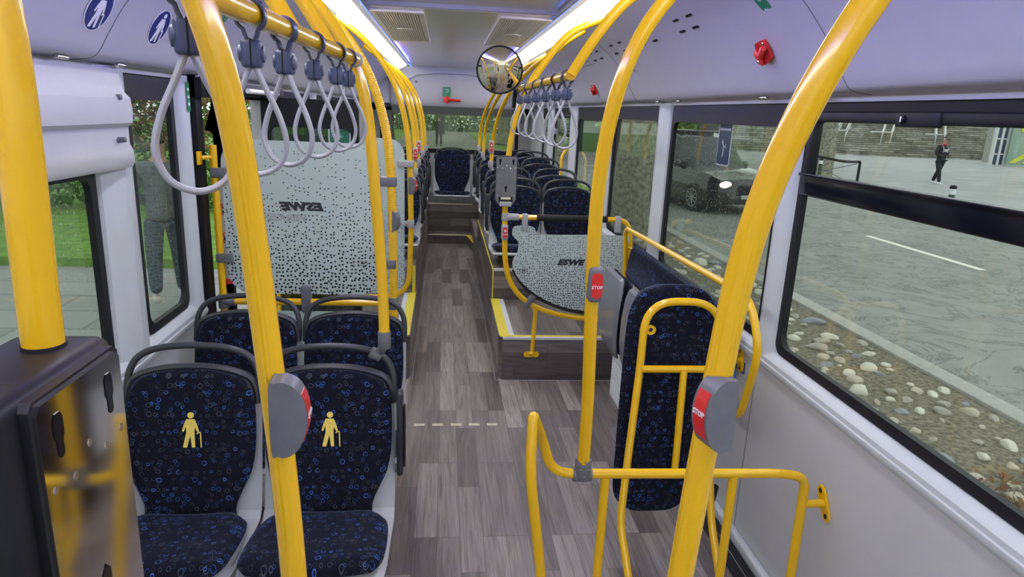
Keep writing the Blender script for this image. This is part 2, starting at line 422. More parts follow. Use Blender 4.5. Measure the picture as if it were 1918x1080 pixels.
def text(bm, s, size, mat4, bold=0, shear=0, thick=.0006, spacing=1.0, outline=False):
    cu = bpy.data.curves.new('t', 'FONT'); cu.body = s; cu.size = size; cu.align_x = 'CENTER'; cu.align_y = 'CENTER'
    cu.offset = bold; cu.shear = shear; cu.space_character = spacing; cu.resolution_u = 2
    if outline: cu.fill_mode = 'NONE'; cu.bevel_depth = size * .026; cu.bevel_resolution = 0
    else: cu.extrude = thick
    o = bpy.data.objects.new('t', cu); col.objects.link(o)
    dg = bpy.context.evaluated_depsgraph_get(); dg.update()
    me = bpy.data.meshes.new_from_object(o.evaluated_get(dg)); me.transform(mat4); bm.from_mesh(me)
    bpy.data.meshes.remove(me); bpy.data.objects.remove(o); bpy.data.curves.remove(cu); return bm
def slab(bm, rows, T, ncol=14, dish=0, back=.5, edge=5, uvlayer=True):
    """upholstered slab. rows: (centre point, half width, normal) ; rounded rim"""
    uv = bm.loops.layers.uv.verify()
    nr = len(rows); F_, B_ = [], []; arc = 0; arcs = [0]
    for i in range(1, nr): arc += (V(rows[i][0]) - V(rows[i - 1][0])).length; arcs.append(arc)
    for i, (c, wd, n) in enumerate(rows):
        c = V(c); n = V(n).normalized(); fr, bk = [], []
        e = min(arcs[i], arc - arcs[i]); te = min(1, e / .03); te = sqrt(1 - (1 - te) ** 2)
        for k in range(ncol + 1):
            s = -1 + 2 * k / ncol; s = math.copysign(abs(s) ** .75, s)
            h = T * max(0, 1 - abs(s) ** edge) ** .5 * te
            p = c + V((s * wd, 0, 0)) + n * dish * s * s
            fr.append((p + n * h, (s * wd + 1, arcs[i]))); bk.append((p - n * h * back, (s * wd + 1, arcs[i] + .5)))
        F_.append([(bm.verts.new(p), q) for p, q in fr]); B_.append([(bm.verts.new(p), q) for p, q in bk])
    for G, flip in ((F_, False), (B_, True)):
        for i in range(nr - 1):
            for k in range(ncol):
                vs = [G[i][k], G[i][k + 1], G[i + 1][k + 1], G[i + 1][k]]
                if flip: vs = vs[::-1]
                f = bm.faces.new([v[0] for v in vs])
                for lp, v in zip(f.loops, vs): lp[uv].uv = v[1]
    bmesh.ops.remove_doubles(bm, verts=bm.verts, dist=2e-4)
    bmesh.ops.recalc_face_normals(bm, faces=bm.faces)
    return bm
def interp(tab, x):
    if x <= tab[0][0]: return tab[0][1]
    for (a, p), (b, q) in zip(tab, tab[1:]):
        if x <= b: return p + (q - p) * (x - a) / (b - a)
    return tab[-1][1]

# ================================================================== THE BUS: SHELL
YN, YR = -1.2, 10.7
FR_R = lambda x, y, z: frame((x, y, z), (0, -1, 0), (0, 0, 1))     # on the right wall, facing left
FR_L = lambda x, y, z: frame((x, y, z), (0, 1, 0), (0, 0, 1))      # on the left wall, facing right
FR_F = lambda x, y, z: frame((x, y, z), (1, 0, 0), (0, 0, 1))      # facing the camera end
COVE = [(.72, 2.27), (.80, 2.238), (.93, 2.145), (1.03, 2.03), (1.085, 1.94), (1.115, 1.882), (1.14, 1.858), (1.205, 1.850)]
def cove_at(t):
    """t 0..1 along the cove profile -> (x, z, dx, dz)"""
    P = spline([(a, 0, b) for a, b in COVE], 8); L = [0]
    for a, b in zip(P, P[1:]): L.append(L[-1] + (b - a).length)
    s = t * L[-1]
    for i in range(len(P) - 1):
        if L[i + 1] >= s:
            k = (s - L[i]) / (L[i + 1] - L[i]); p = P[i].lerp(P[i + 1], k); d = (P[i + 1] - P[i]).normalized(); return p.x, p.z, d.x, d.z
def cove_frame(side, t, y, off=.0015):
    x, z, dx, dz = cove_at(t); u = (0, -side, 0); v = (-side * dx, 0, -dz)
    m = frame((side * x, y, z), u, v); return M.Translation((m.col[2].to_3d()) * off) @ m

bm = BM(); box(bm, (-1.2, YN, -.06), (1.2, 9.4, 0)); struct('floor', bm, 'wood_floor', sm=False)
bm = BM(); box(bm, (-.58, 4.15, 2.31), (.58, 9.9, 2.35)); ce = struct('ceiling', bm, 'ceil', sm=False)
bm = BM(); box(bm, (-.58, YN, 2.335), (.58, 4.15, 2.37)); struct('ceiling_panel', bm, 'ceil', ce, sm=False)
bm = BM(); box(bm, (-.55, 4.12, 2.312), (.55, 4.15, 2.335)); struct('ceiling_rib', bm, 'grey_light', ce, sm=False)
bm = BM(); box(bm, (-1.27, YN, 2.38), (1.27, YR + .1, 2.42)); box(bm, (-1.27, YN, 1.9), (-1.24, YR + .1, 2.4)); box(bm, (1.24, YN, 1.9), (1.27, YR + .1, 2.4)); struct('roof_skin', bm, 'grey_light', ce, sm=False)
for side, nm in ((-1, 'cove_left'), (1, 'cove_right')):
    bm = BM(); P = spline([(a, 0, b) for a, b in COVE], 6); prev = None
    for y in (YN, YR):
        row = [bm.verts.new((side * p.x, y, p.z)) for p in P] + [bm.verts.new((side * p.x, y, p.z + .02)) for p in reversed(P)]
        if prev:
            n = len(row)
            for k in range(n):
                bm.faces.new((prev[k], prev[(k + 1) % n], row[(k + 1) % n], row[k]))
            bm.faces.new(prev); bm.faces.new(row[::-1])
        prev = row
    bmesh.ops.recalc_face_normals(bm, faces=bm.faces); cv = struct('ceiling_' + nm, bm, 'cove')
    # panel joints
    bm = BM()
    for y in (2.0, 4.35, 6.4, 8.4) if side > 0 else (2.20, 4.3, 6.4, 8.4):
        path = [V((side * p.x, y + .10 * (1 - i / len(P)) ** 2, p.z)) + V((-side * .0006, 0, -.0006)) for i, p in enumerate(P)]
        tube(bm, path, .0014, 6)
    obj('panel_joint', bm, 'grey_clamp', cv)
    bm = BM()
    ys = [2.86, 3.02, 3.42, 3.62, 4.0, 4.2, 4.6, 4.8] if side > 0 else [2.35, 2.6, 3.0, 3.2, 3.5, 3.7]
    for i, y in enumerate(ys):
        for k in (0, 1):
            poly(bm, rrect(.070, .012, .004, 2), .001, cove_frame(side, .31 + .09 * k, y + .03 * k))
    obj('air_slot', bm, 'black', cv, sm=False)
    bm = BM()
    for i in range(7):
        for k in range(3): poly(bm, circ(.006, 8), .001, cove_frame(side, .33 + .05 * k, 5.0 + .05 * i + .02 * (k % 2)))
    obj('speaker_hole', bm, 'black', cv, sm=False)
    # light strip with its blue accent line
    bm = BM(); f = [(.62, 2.312), (.722, 2.262), (.722, 2.285), (.62, 2.335)]
    for y in (YN, 9.55): f_y = [bm.verts.new((side * a, y, b)) for a, b in f]; (bm.faces.new(f_y))
    vs = list(bm.verts)
    for k in range(4): bm.faces.new((vs[k], vs[(k + 1) % 4], vs[4 + (k + 1) % 4], vs[4 + k]))
    bmesh.ops.recalc_face_normals(bm, faces=bm.faces)
    bm2 = BM()
    t = thing('ceiling_light', ('long white ceiling light strip above the %s' % ('left side seats and door' if side < 0 else 'right side windows, behind the round mirror')), 'light', (side * .66, 4, 2.26), group=None)
    obj('diffuser', bm, 'light_strip', t, sm=False)
    box(bm2, (side * .585 - .035, YN, 2.315), (side * .585 + .035, 9.6, 2.33)); obj('housing', bm2, 'grey_light', t, sm=False)
    bm = BM(); box(bm, (side * .552 - .001, 6.3, 2.303), (side * .552 + .001, 8.8, 2.3085)); obj('led_row', bm, 'blue_led', t, sm=False, label='row of blue leds')
    bm = BM(); box(bm, (side * .552 - .001, YN, 2.304), (side * .552 + .001, 3.3, 2.310)); obj('led_row', bm, 'blue_led', t, sm=False, label='row of blue leds')
    bm = BM(); box(bm, (min(side * .536, side * .553), YN, 2.298), (max(side * .536, side * .553), 9.0, 2.301)); obj('led_shield', bm, 'grey_light', t, sm=False)
    bm = BM(); box(bm, (side * .556 - .003, YN, 2.296), (side * .556 + .003, 9.6, 2.312)); obj('accent_line', bm, 'blue_glow', t, sm=False, label='thin glowing blue line')

# walls
def wall_piece(bm, side, y0, y1, z0, z1, th=.06): box(bm, (side * 1.2 if side > 0 else -1.2 - th, y0, z0), (1.2 + th if side > 0 else -1.2, y1, z1))
bm = BM(); wall_piece(bm, 1, YN, YR, -.3, .86); wall_piece(bm, 1, YN, YR, 1.83, 2.0)
wr = struct('wall_right', bm, 'wall', sm=False)
bm = BM(); wall_piece(bm, -1, YN, 3.15, -.3, .83); wall_piece(bm, -1, 4.45, YR, -.3, .86); wall_piece(bm, -1, YN, YR, 1.83, 2.0)
wl = struct('wall_left', bm, 'wall', sm=False)
for y in (2.46, .55, 4.0):
    bm = BM(); box(bm, (1.1985, y - .0015, .03), (1.2, y + .0015, .81)); obj('panel_joint', bm, 'grey_clamp', wr, sm=False)
# sills, pillars
def sill(bm, side, y0, y1, dz=0):
    pr = [(1.205, .795), (1.186, .812), (1.180, .826), (1.180, .838), (1.184, .842), (1.184, .858), (1.196, .874), (1.24, .892), (1.26, .892), (1.26, .795)]
    a = [bm.verts.new((side * x, y0, z + dz)) for x, z in pr]; b = [bm.verts.new((side * x, y1, z + dz)) for x, z in pr]; n = len(pr)
    for k in range(n): bm.faces.new((a[k], a[(k + 1) % n], b[(k + 1) % n], b[k]))
    bm.faces.new(a); bm.faces.new(b[::-1]); bmesh.ops.recalc_face_normals(bm, faces=bm.faces)
bm = BM(); sill(bm, 1, YN, YR); struct('trim_1', bm, 'trim')
bm = BM(); sill(bm, -1, YN, 3.12, -.03); struct('trim_2', bm, 'trim')
bm = BM(); sill(bm, -1, 4.45, YR); struct('trim_3', bm, 'trim')
ti = 4
def pillar(side, y0, y1, z0=.85, z1=1.845, mat='trim'):
    global ti
    bm = BM(); m_ = (y0 + y1) / 2; w_ = (y1 - y0) / 2
    pr = [(y0, 1.24), (y0 + .012, 1.205), (y0 + w_ * .35, 1.192), (y0 + w_ * .75, 1.180), (m_ - .006, 1.178), (m_, 1.183), (m_ + .006, 1.178), (y1 - w_ * .75, 1.180), (y1 - w_ * .35, 1.192), (y1 - .012, 1.205), (y1, 1.24)]
    a = [bm.verts.new((side * x, y, z0)) for y, x in pr]; b = [bm.verts.new((side * x, y, z1)) for y, x in pr]
    for k in range(len(pr) - 1): bm.faces.new((a[k], a[k + 1], b[k + 1], b[k]))
    bm.faces.new((a[-1], a[0], b[0], b[-1])); bm.faces.new(a); bm.faces.new(b[::-1])
    bmesh.ops.recalc_face_normals(bm, faces=bm.faces); struct('trim_%d' % ti, bm, mat); ti += 1
for a, b in ((2.36, 2.50), (3.87, 4.10), (5.24, 5.50), (6.70, 7.06), (8.17, 8.6)): pillar(1, a, b)
for a, b in ((2.30, 2.56), (3.0, 3.125), (5.9, 6.1), (7.6, 7.8)): pillar(-1, a, b, .82)
wi = 1
def window(side, y0, y1, z0, z1, bar=None, gm='glass', top=.075, fr=.035):
    global wi
    fx = FR_R if side > 0 else FR_L; ym = (y0 + y1) / 2; w_, h = y1 - y0, z1 - z0
    m4 = fx(side * 1.236, ym, (z0 + z1) / 2)
    bm = BM()
    o = rrect(w_, h, .05, 6); i_ = [(x, y) for x, y in rrect(w_ - 2 * fr, h - fr - top, .05, 6, 0, -(top - fr) / 2)]
    ringpoly(bm, o, i_, .022, m4)
    root = struct('window_%d' % wi, bm, 'black'); wi += 1
    bm = BM(); box(bm, (side * 1.240 - .002, y0, z0), (side * 1.240 + .002, y1, z1)); obj('pane', bm, gm, root, sm=False)
    if bar:
        bm = BM(); box(bm, (min(side * 1.205, side * 1.238), y0 + .01, bar[0]), (max(side * 1.205, side * 1.238), y1 - .01, bar[1]), .008)
        box(bm, (min(side * 1.200, side * 1.21), y0 + .01, bar[1] - .012), (max(side * 1.200, side * 1.21), y1 - .01, bar[1]), .003)
        obj('glazing_bar', bm, 'black_gloss', root)
        bm = BM(); z_ = z1 - top
        box(bm, (min(side * 1.205, side * 1.238), y0 + .03, z_ + .002), (max(side * 1.205, side * 1.238), y1 - .03, z_ + .035), .005)
        box(bm, (min(side * 1.205, side * 1.238), y1 - .065, bar[1] - .01), (max(side * 1.205, side * 1.238), y1 - .03, z_ + .01), .005)
        obj('vent_frame', bm, 'black', root)
    return root
w1 = window(1, .12, 2.37, .886, 1.84, (1.505, 1.585), top=.075)
bm = BM(); box(bm, (1.200, 1.69, 1.758), (1.215, 1.87, 1.80), .005); lt = obj('latch', bm, 'black', w1)
bm = BM(); lathe(bm, (1.200, 1.835, 1.778), (-1, 0, 0), [(0, .013), (.005, .012), (.007, .009)], 16); obj('latch_knob', bm, 'black_gloss', lt)
bm = BM(); poly(bm, rrect(.006, .016, .002, 2), .001, FR_R(1.1925, 1.835, 1.779)); obj('knob_mark', bm, 'white', lt)
bm = BM()
for k in range(-1, 1): poly(bm, rrect(.1, .034, .006, 2), .001, FR_R(1.2325, 1.55, 1.80))
window(1, 2.50, 3.87, .886, 1.84, gm='glass_wet', top=.10)
window(1, 4.10, 5.24, .886, 1.84, gm='glass_wet', top=.10)
window(1, 5.50, 6.70, .886, 1.84, gm='glass', top=.12)
window(1, 7.06, 8.17, .886, 1.84, (1.53, 1.60), gm='glass', top=.12)
window(1, 8.60, 9.12, .95, 1.84, gm='glass', top=.12)
window(-1, .12, 2.30, .83, 1.545, gm='glass_wet', top=.05)
window(-1, 2.56, 3.0, .855, 1.84, gm='glass_wet', top=.10)
window(-1, 4.62, 5.9, .886, 1.84, gm='glass', top=.10)
window(-1, 6.1, 7.6, .886, 1.84, gm='glass', top=.10)
window(-1, 7.8, 9.0, .886, 1.84, gm='glass', top=.10)
bm = BM(); wall_piece(bm, 1, 9.12, YR, .8, 1.9); wall_piece(bm, -1, 9.0, YR, .8, 1.9); wall_piece(bm, -1, 4.30, 4.62, .8, 1.9); bm.free()
for sd, a_, b_ in ((1, 9.12, YR), (-1, 9.0, YR), (-1, 4.30, 4.62)):
    bm = BM(); wall_piece(bm, sd, a_, b_, .8, 1.9); struct('wall_right_corner' if sd > 0 else 'wall_left_corner', bm, 'wall', sm=False)
# base edge of the right wall: white cove and black guide rails
bm = BM(); box(bm, (1.165, YN, .0), (1.2, 3.1, .05), .012); struct('baseboard_right', bm, 'trim')
bm = BM(); box(bm, (-1.2, YN, .0), (-1.17, 3.1, .05), .012); struct('baseboard_left', bm, 'trim')
bm = BM(); box(bm, (1.135, YN, -.002), (1.166, 3.05, .006)); box(bm, (1.08, YN, -.002), (1.125, 3.05, .010), .003)
for y in [i * .14 + .2 for i in range(20)]: box(bm, (1.105, y, .006), (1.12, y + .09, .012), .002)
struct('trim_%d' % ti, bm, 'rubber'); ti += 1

# rear wall, rear window and overhead panel
bm = BM(); box(bm, (-1.2, 10.62, .4), (1.2, 10.7, 1.15)); box(bm, (-1.2, 10.62, 1.72), (1.2, 10.7, 2.4)); box(bm, (-1.2, 10.62, 1.1), (-1.06, 10.7, 1.8)); box(bm, (1.03, 10.62, 1.1), (1.2, 10.7, 1.8)); struct('wall_rear', bm, 'wall', sm=False)
bm = BM(); ringpoly(bm, rrect(2.12, .66, .08, 6), rrect(2.02, .55, .06, 6, 0, .005), .02, FR_F(-.015, 10.615, 1.44)); wr_ = struct('window_%d' % wi, bm, 'black'); wi += 1
bm = BM(); box(bm, (-1.07, 10.622, 1.12), (1.04, 10.626, 1.76)); obj('pane', bm, 'glass_rear', wr_, sm=False)
bm = BM(); lathe(bm, (.93, 10.615, 1.25), (0, -1, 0), [(0, .012), (.006, .010)], 12); obj('vent_button', bm, 'black', wr_)
bm = BM(); box(bm, (.96, 10.60, 1.20), (1.15, 10.62, 1.62), .006); ringpoly(bm, rrect(.17, .40, .012, 3), rrect(.16, .39, .012, 3), .002, FR_F(1.06, 10.599, 1.40))
o = obj('service_hatch', bm, 'panel'); tag(o, 'grey service hatch on the rear wall beside the rear window', 'hatch')
bm = BM()
prof = [(9.66, 2.31), (9.70, 2.27), (9.76, 2.15), (9.80, 1.95), (9.81, 1.84), (9.84, 1.80), (10.2, 1.70), (10.62, 1.68), (10.62, 2.33)]
pv = None
for x in (-.86, -.80, .83, .89):
    k = 0 if abs(x) < .85 else .05
    row = [bm.verts.new((x * (1 + .25 * max(0, (z - 1.84) - .0) * 0), y + k, z)) for y, z in prof]
    if pv:
        for i in range(len(row)): j = (i + 1) % len(row); bm.faces.new((pv[i], pv[j], row[j], row[i]))
    pv = row
bmesh.ops.recalc_face_normals(bm, faces=bm.faces)
rc = struct('rear_overhead_panel', bm, 'cove'); 
bm = BM(); box(bm, (-1.2, 9.9, 1.82), (-.84, 10.62, 2.35)); box(bm, (.87, 9.9, 1.82), (1.2, 10.62, 2.35)); obj('side_panel', bm, 'cove', rc, sm=False)
bm = BM()
tube(bm, [(-.70, 9.83, 1.80), (-.80, 9.78, 1.93), (-.72, 9.76, 2.08), (-.50, 9.72, 2.20), (-.2, 9.71, 2.235), (.2, 9.71, 2.235), (.52, 9.72, 2.20), (.74, 9.76, 2.08), (.82, 9.78, 1.93), (.72, 9.83, 1.80)], .004, 6); obj('panel_joint', bm, 'grey_clamp', rc)
for x in (-.5, .45):
    bm = BM(); lathe(bm, (x, 9.745, 2.12), (0, -1, -.3), [(0, .016), (.01, .015), (.012, .008)], 12); obj('screw_cap', bm, 'grey_clamp', rc)

# raised seat platforms with wooden cladding
def prism(bm, pts, z0, z1):
    a = [bm.verts.new((x, y, z0)) for x, y in pts]; b = [bm.verts.new((x, y, z1)) for x, y in pts]; n = len(pts)
    for k in range(n): bm.faces.new((a[k], a[(k + 1) % n], b[(k + 1) % n], b[k]))
    bm.faces.new(a); bm.faces.new(b); bmesh.ops.recalc_face_normals(bm, faces=bm.faces)
def arc(cx, cy, r, a0, a1, n=6): return [(cx + r * cos(rad(a0 + (a1 - a0) * k / n)), cy + r * sin(rad(a0 + (a1 - a0) * k / n))) for k in range(n + 1)]
bm = BM(); prism(bm, [(1.2, 4.2)] + arc(.35, 4.26, .06, 270, 180) + [(.29, 9.3), (1.2, 9.3)], -.01, .30); sp = struct('seat_platform', bm, 'wood_box')
bm = BM(); prism(bm, [(1.2, 5.15), (.305, 5.15), (.305, 7.7), (.40, 7.9), (.40, 9.3), (1.2, 9.3)], .29, .545); obj('wheel_box', bm, 'wood_box', sp)
bm = BM(); box(bm, (.302, 5.144, .30), (.312, 5.156, .55)); box(bm, (.300, 5.15, .538), (.308, 7.6, .550)); obj('box_edge', bm, 'yellow_dull', sp, sm=False)
bm = BM(); box(bm, (.31, 5.14, .535), (1.2, 5.16, .553)); box(bm, (.315, 4.19, .291), (1.2, 4.215, .306)); box(bm, (.36, 4.25, .30), (.395, 5.15, .304)); obj('nosing', bm, 'white_dim', sp, sm=False)
bm = BM(); box(bm, (.36, 4.215, .30), (1.2, 4.25, .305)); prism(bm, [(.395, 4.205)] + arc(.345, 4.255, .05, 270, 180) + [(.295, 5.15), (.36, 5.15), (.36, 4.26)], .30, .306); obj('anti_slip_strip', bm, 'yellow_dull', sp)
bm = BM(); prism(bm, [(-1.2, 4.45)] + [(-.60, 4.45)] + arc(-.36, 4.26, .06, 270, 360) + [(-.30, 9.3), (-1.2, 9.3)], -.01, .30); sp = struct('seat_platform', bm, 'wood_box')
bm = BM(); prism(bm, [(-1.2, 5.3), (-.315, 5.3), (-.315, 9.3), (-1.2, 9.3)], .29, .52); obj('wheel_box', bm, 'wood_box', sp)
bm = BM(); box(bm, (-.335, 5.29, .30), (-.31, 5.31, .525)); obj('box_edge', bm, 'yellow_dull', sp, sm=False)
bm = BM(); prism(bm, arc(-.36, 4.26, .055, 280, 360) + [(-.305, 5.3), (-.365, 5.3), (-.365, 4.3)], .30, .306); obj('anti_slip_strip', bm, 'yellow_dull', sp)
bm = BM(); box(bm, (-.40, 4.3, .30), (-.366, 5.3, .304)); obj('nosing', bm, 'white_dim', sp, sm=False)
bm = BM(); prism(bm, [(-.31, 8.97), (.22, 8.97), (.36, 7.9), (.42, 7.9), (.42, 9.4), (-.31, 9.4)], -.01, .118); st = struct('rear_step', bm, 'wood_box')
bm = BM(); box(bm, (-.30, 8.96, .112), (.22, 9.0, .124)); obj('nosing', bm, 'cream', st, sm=False)
bm = BM(); prism(bm, [(.215, 8.97), (.355, 7.9), (.385, 7.9), (.275, 8.97)], .118, .124); obj('anti_slip_strip', bm, 'yellow_dull', st, sm=False)
bm = BM(); prism(bm, [(.275, 8.97), (.385, 7.9), (.405, 7.9), (.315, 8.97)], .118, .123); obj('nosing_edge', bm, 'white_dim', st, sm=False)
bm = BM(); box(bm, (-1.2, 9.3, -.01), (1.2, 10.62, .50)); rp_ = struct('rear_platform', bm, 'wood_box', sm=False)
bm = BM(); box(bm, (-.31, 9.285, .488), (.31, 9.32, .51)); obj('nosing', bm, 'cream', rp_, sm=False)
for x0, x1 in ((-.242, -.236), (.0, .0)):
    pass
tp_ = thing('floor_tape', 'dashed cream tape line across the aisle floor', 'tape', (0, 3.534, 0)); x = -.242
while x < .23:
    bm = BM(); box(bm, (x, 3.52, 0), (min(x + .062, .236), 3.548, .0012)); obj('dash', bm, 'cream', tp_, sm=False); x += .105
bm = BM()
for pts in ([( .275, 4.2, .001), (.275, 5.5, .001), (.27, 6.4, .001), (.22, 7.2, .001), (.20, 7.8, .001), (.17, 8.6, .001)], [(-.285, 4.2, .001), (-.28, 6.5, .001), (-.262, 8.9, .001)], [(.28, 4.188, .001), (1.19, 4.188, .001)]): tube(bm, pts, .0025, 6)
struct('floor_seam', bm, 'grey_light')
bm = BM(); box(bm, (1.0, 3.15, .0), (1.19, 3.95, .29), .01); ht = thing('heater', 'white slatted heater at the foot of the right wall under the folded seats', 'heater', (1.1, 3.5, 0))
obj('casing', bm, 'heater', ht)
bm = BM()
for k in range(11): box(bm, (.994, 3.18, .035 + .021 * k), (1.002, 3.92, .046 + .021 * k))
obj('slat_panel', bm, 'white', ht, sm=False)

# left side box panel above the near window
bm = BM()
pr = [(1.199, 1.838), (1.172, 1.836), (1.170, 1.79), (1.160, 1.765), (1.142, 1.745), (1.138, 1.70), (1.142, 1.665), (1.158, 1.65), (1.160, 1.60), (1.148, 1.575), (1.146, 1.535), (1.156, 1.518), (1.199, 1.512)]
for y0, y1 in ((YN, 2.44),):
    a = [bm.verts.new((-x, y0, z)) for x, z in pr]; b = [bm.verts.new((-x, y1, z)) for x, z in pr]
    for k in range(len(pr)): bm.faces.new((a[k], a[(k + 1) % len(pr)], b[(k + 1) % len(pr)], b[k]))
    bm.faces.new(a); bm.faces.new(b[::-1])
bmesh.ops.recalc_face_normals(bm, faces=bm.faces)
dp = thing('side_cover', 'lavender grey moulded cover above the nearest left window', 'cover', (-1.15, 1.4, 1.5))
obj('cover_panel', bm, 'wall', dp)
for z in (1.745, 1.61):
    bm = BM(); lathe(bm, (-1.165, 2.36, z), (1, 0, .1), [(-.01, .010), (.030, .009), (.032, .004)], 12); obj('screw', bm, 'grey_clamp', dp)

# ------------------------------------------------------------------ middle door on the left: frame and two open leaves
bm = BM()
box(bm, (-1.26, 3.125, -.3), (-1.17, 3.20, 1.86)); box(bm, (-1.26, 4.36, -.3), (-1.17, 4.46, 1.86)); box(bm, (-1.26, 3.125, 1.76), (-1.14, 4.46, 1.86))
struct('door_1', bm, 'black', sm=False)
bm = BM(); box(bm, (-1.13, 3.25, 1.775), (-1.06, 4.3, 1.84), .01); o = obj('door_actuator', bm, 'black'); tag(o, 'long black door drive housing above the left door opening', 'door drive')
bm = BM(); tube(bm, [(-1.05, 3.5, 1.80), (-1.05, 4.1, 1.80)], .012, 12); lt_ = obj('door_light', bm, 'white'); tag(lt_, 'small white lamp tube above the left door', 'lamp')
def leaf(nm, label, x0, x1, y, gm):
    t = thing(nm, label, 'door', ((x0 + x1) / 2, y, .06)); cx = (x0 + x1) / 2; w_ = x1 - x0
    bm = BM(); ringpoly(bm, rrect(w_, 1.70, .03, 3), rrect(w_ - .09, 1.46, .04, 3, 0, -.06 + .015), .035, FR_F(cx, y + .017, .93)); obj('frame', bm, 'black', t)
    bm = BM(); box(bm, (x0 + .03, y - .003, .15), (x1 - .03, y + .003, 1.72)); obj('pane', bm, gm, t, sm=False); return t
lf = leaf('door_leaf', 'open black framed door leaf with green emergency sticker, far edge of the doorway', -1.16, -.60, 4.16, 'glass_door')
bm = BM(); tube(bm, [(-1.10, 4.11, .3), (-1.10, 4.11, 1.5)], .012, 12); obj('grab_bar', bm, 'yellow', lf)
t = thing('emergency_sticker', 'green emergency exit sticker on the open door leaf', 'sticker', (-.72, 4.15, 1.5)); m4 = FR_F(-.715, 4.155, 1.595)
bm = BM(); poly(bm, rrect(.131, .141, .022, 4), .0008, m4); obj('border', bm, 'white_dim', t, sm=False)
bm = BM(); poly(bm, rrect(.115, .125, .017, 4), .0008, m4, .0009); obj('face', bm, 'sticker_green', t, sm=False)
bm = BM(); text(bm, 'EMERGENCY EXIT', .013, m4 @ M.Translation((0, .042, .002)), .0003); text(bm, 'ISSUE DE SECOURS', .0125, m4 @ M.Translation((0, .022, .002)), .0003)
for k in range(7):
    a = 2.4 * k; tube(bm, [m4 @ V((0, -.02, .002)), m4 @ V((.022 * cos(a), -.02 + .022 * sin(a), .002))], .0012, 6)
obj('lettering', bm, 'white_dim', t, sm=False)
leaf('door_leaf', 'open black framed door leaf behind the left glass screen, near edge of the doorway', -1.165, -1.115, 3.32, 'glass_door')
bm = BM(); box(bm, (-1.192, 3.02, 1.68), (-1.186, 3.045, 1.84)); 
t = thing('exit_sign', 'small green strip sign on the pillar before the left door', 'sign', (-1.17, 3.06, 1.68)); bm.free()
m4 = FR_L(-1.176, 3.062, 1.76); bm = BM(); poly(bm, rrect(.034, .12, .004, 2), .001, m4); obj('plate', bm, 'green', t, sm=False)
bm = BM()
for k in range(3): poly(bm, rrect(.018, .012, .002, 2), .001, m4 @ M.Translation((0, .03 - .03 * k, .001)))
obj('symbol', bm, 'white', t, sm=False)

# ================================================================== SEATS
def sp2(tab, n=4):
    """smooth a table of (a,b,c) rows"""
    return [tuple(p) for p in spline(tab, n)]
def icon_person(bm, h, m4, th=.0008, z0=0, arms=True):
    """standing person with a walking stick, height h, centred"""
    s = h
    def P(pts): poly(bm, [(x * s, y * s) for x, y in pts], th, m4, z0)
    P(circ(.088, 14, 0, .41))
    P([(-.12, .30), (.10, .30), (.165, .16), (.22, -.04), (.17, -.06), (.11, .08), (.10, -.08), (.12, -.5), (.03, -.5), (-.01, -.16), (-.10, -.5), (-.21, -.5), (-.12, -.08), (-.12, .10), (-.19, -.06), (-.235, -.03), (-.18, .16)])
    pth = fillet([(.17 * s, -.12 * s, z0 + th / 2), (.19 * s, -.07 * s, z0 + th / 2), (.26 * s, -.08 * s, z0 + th / 2), (.28 * s, -.5 * s, z0 + th / 2)], .04 * s, 4)
    tube(bm, [m4 @ p for p in pth], .018 * s, 6)
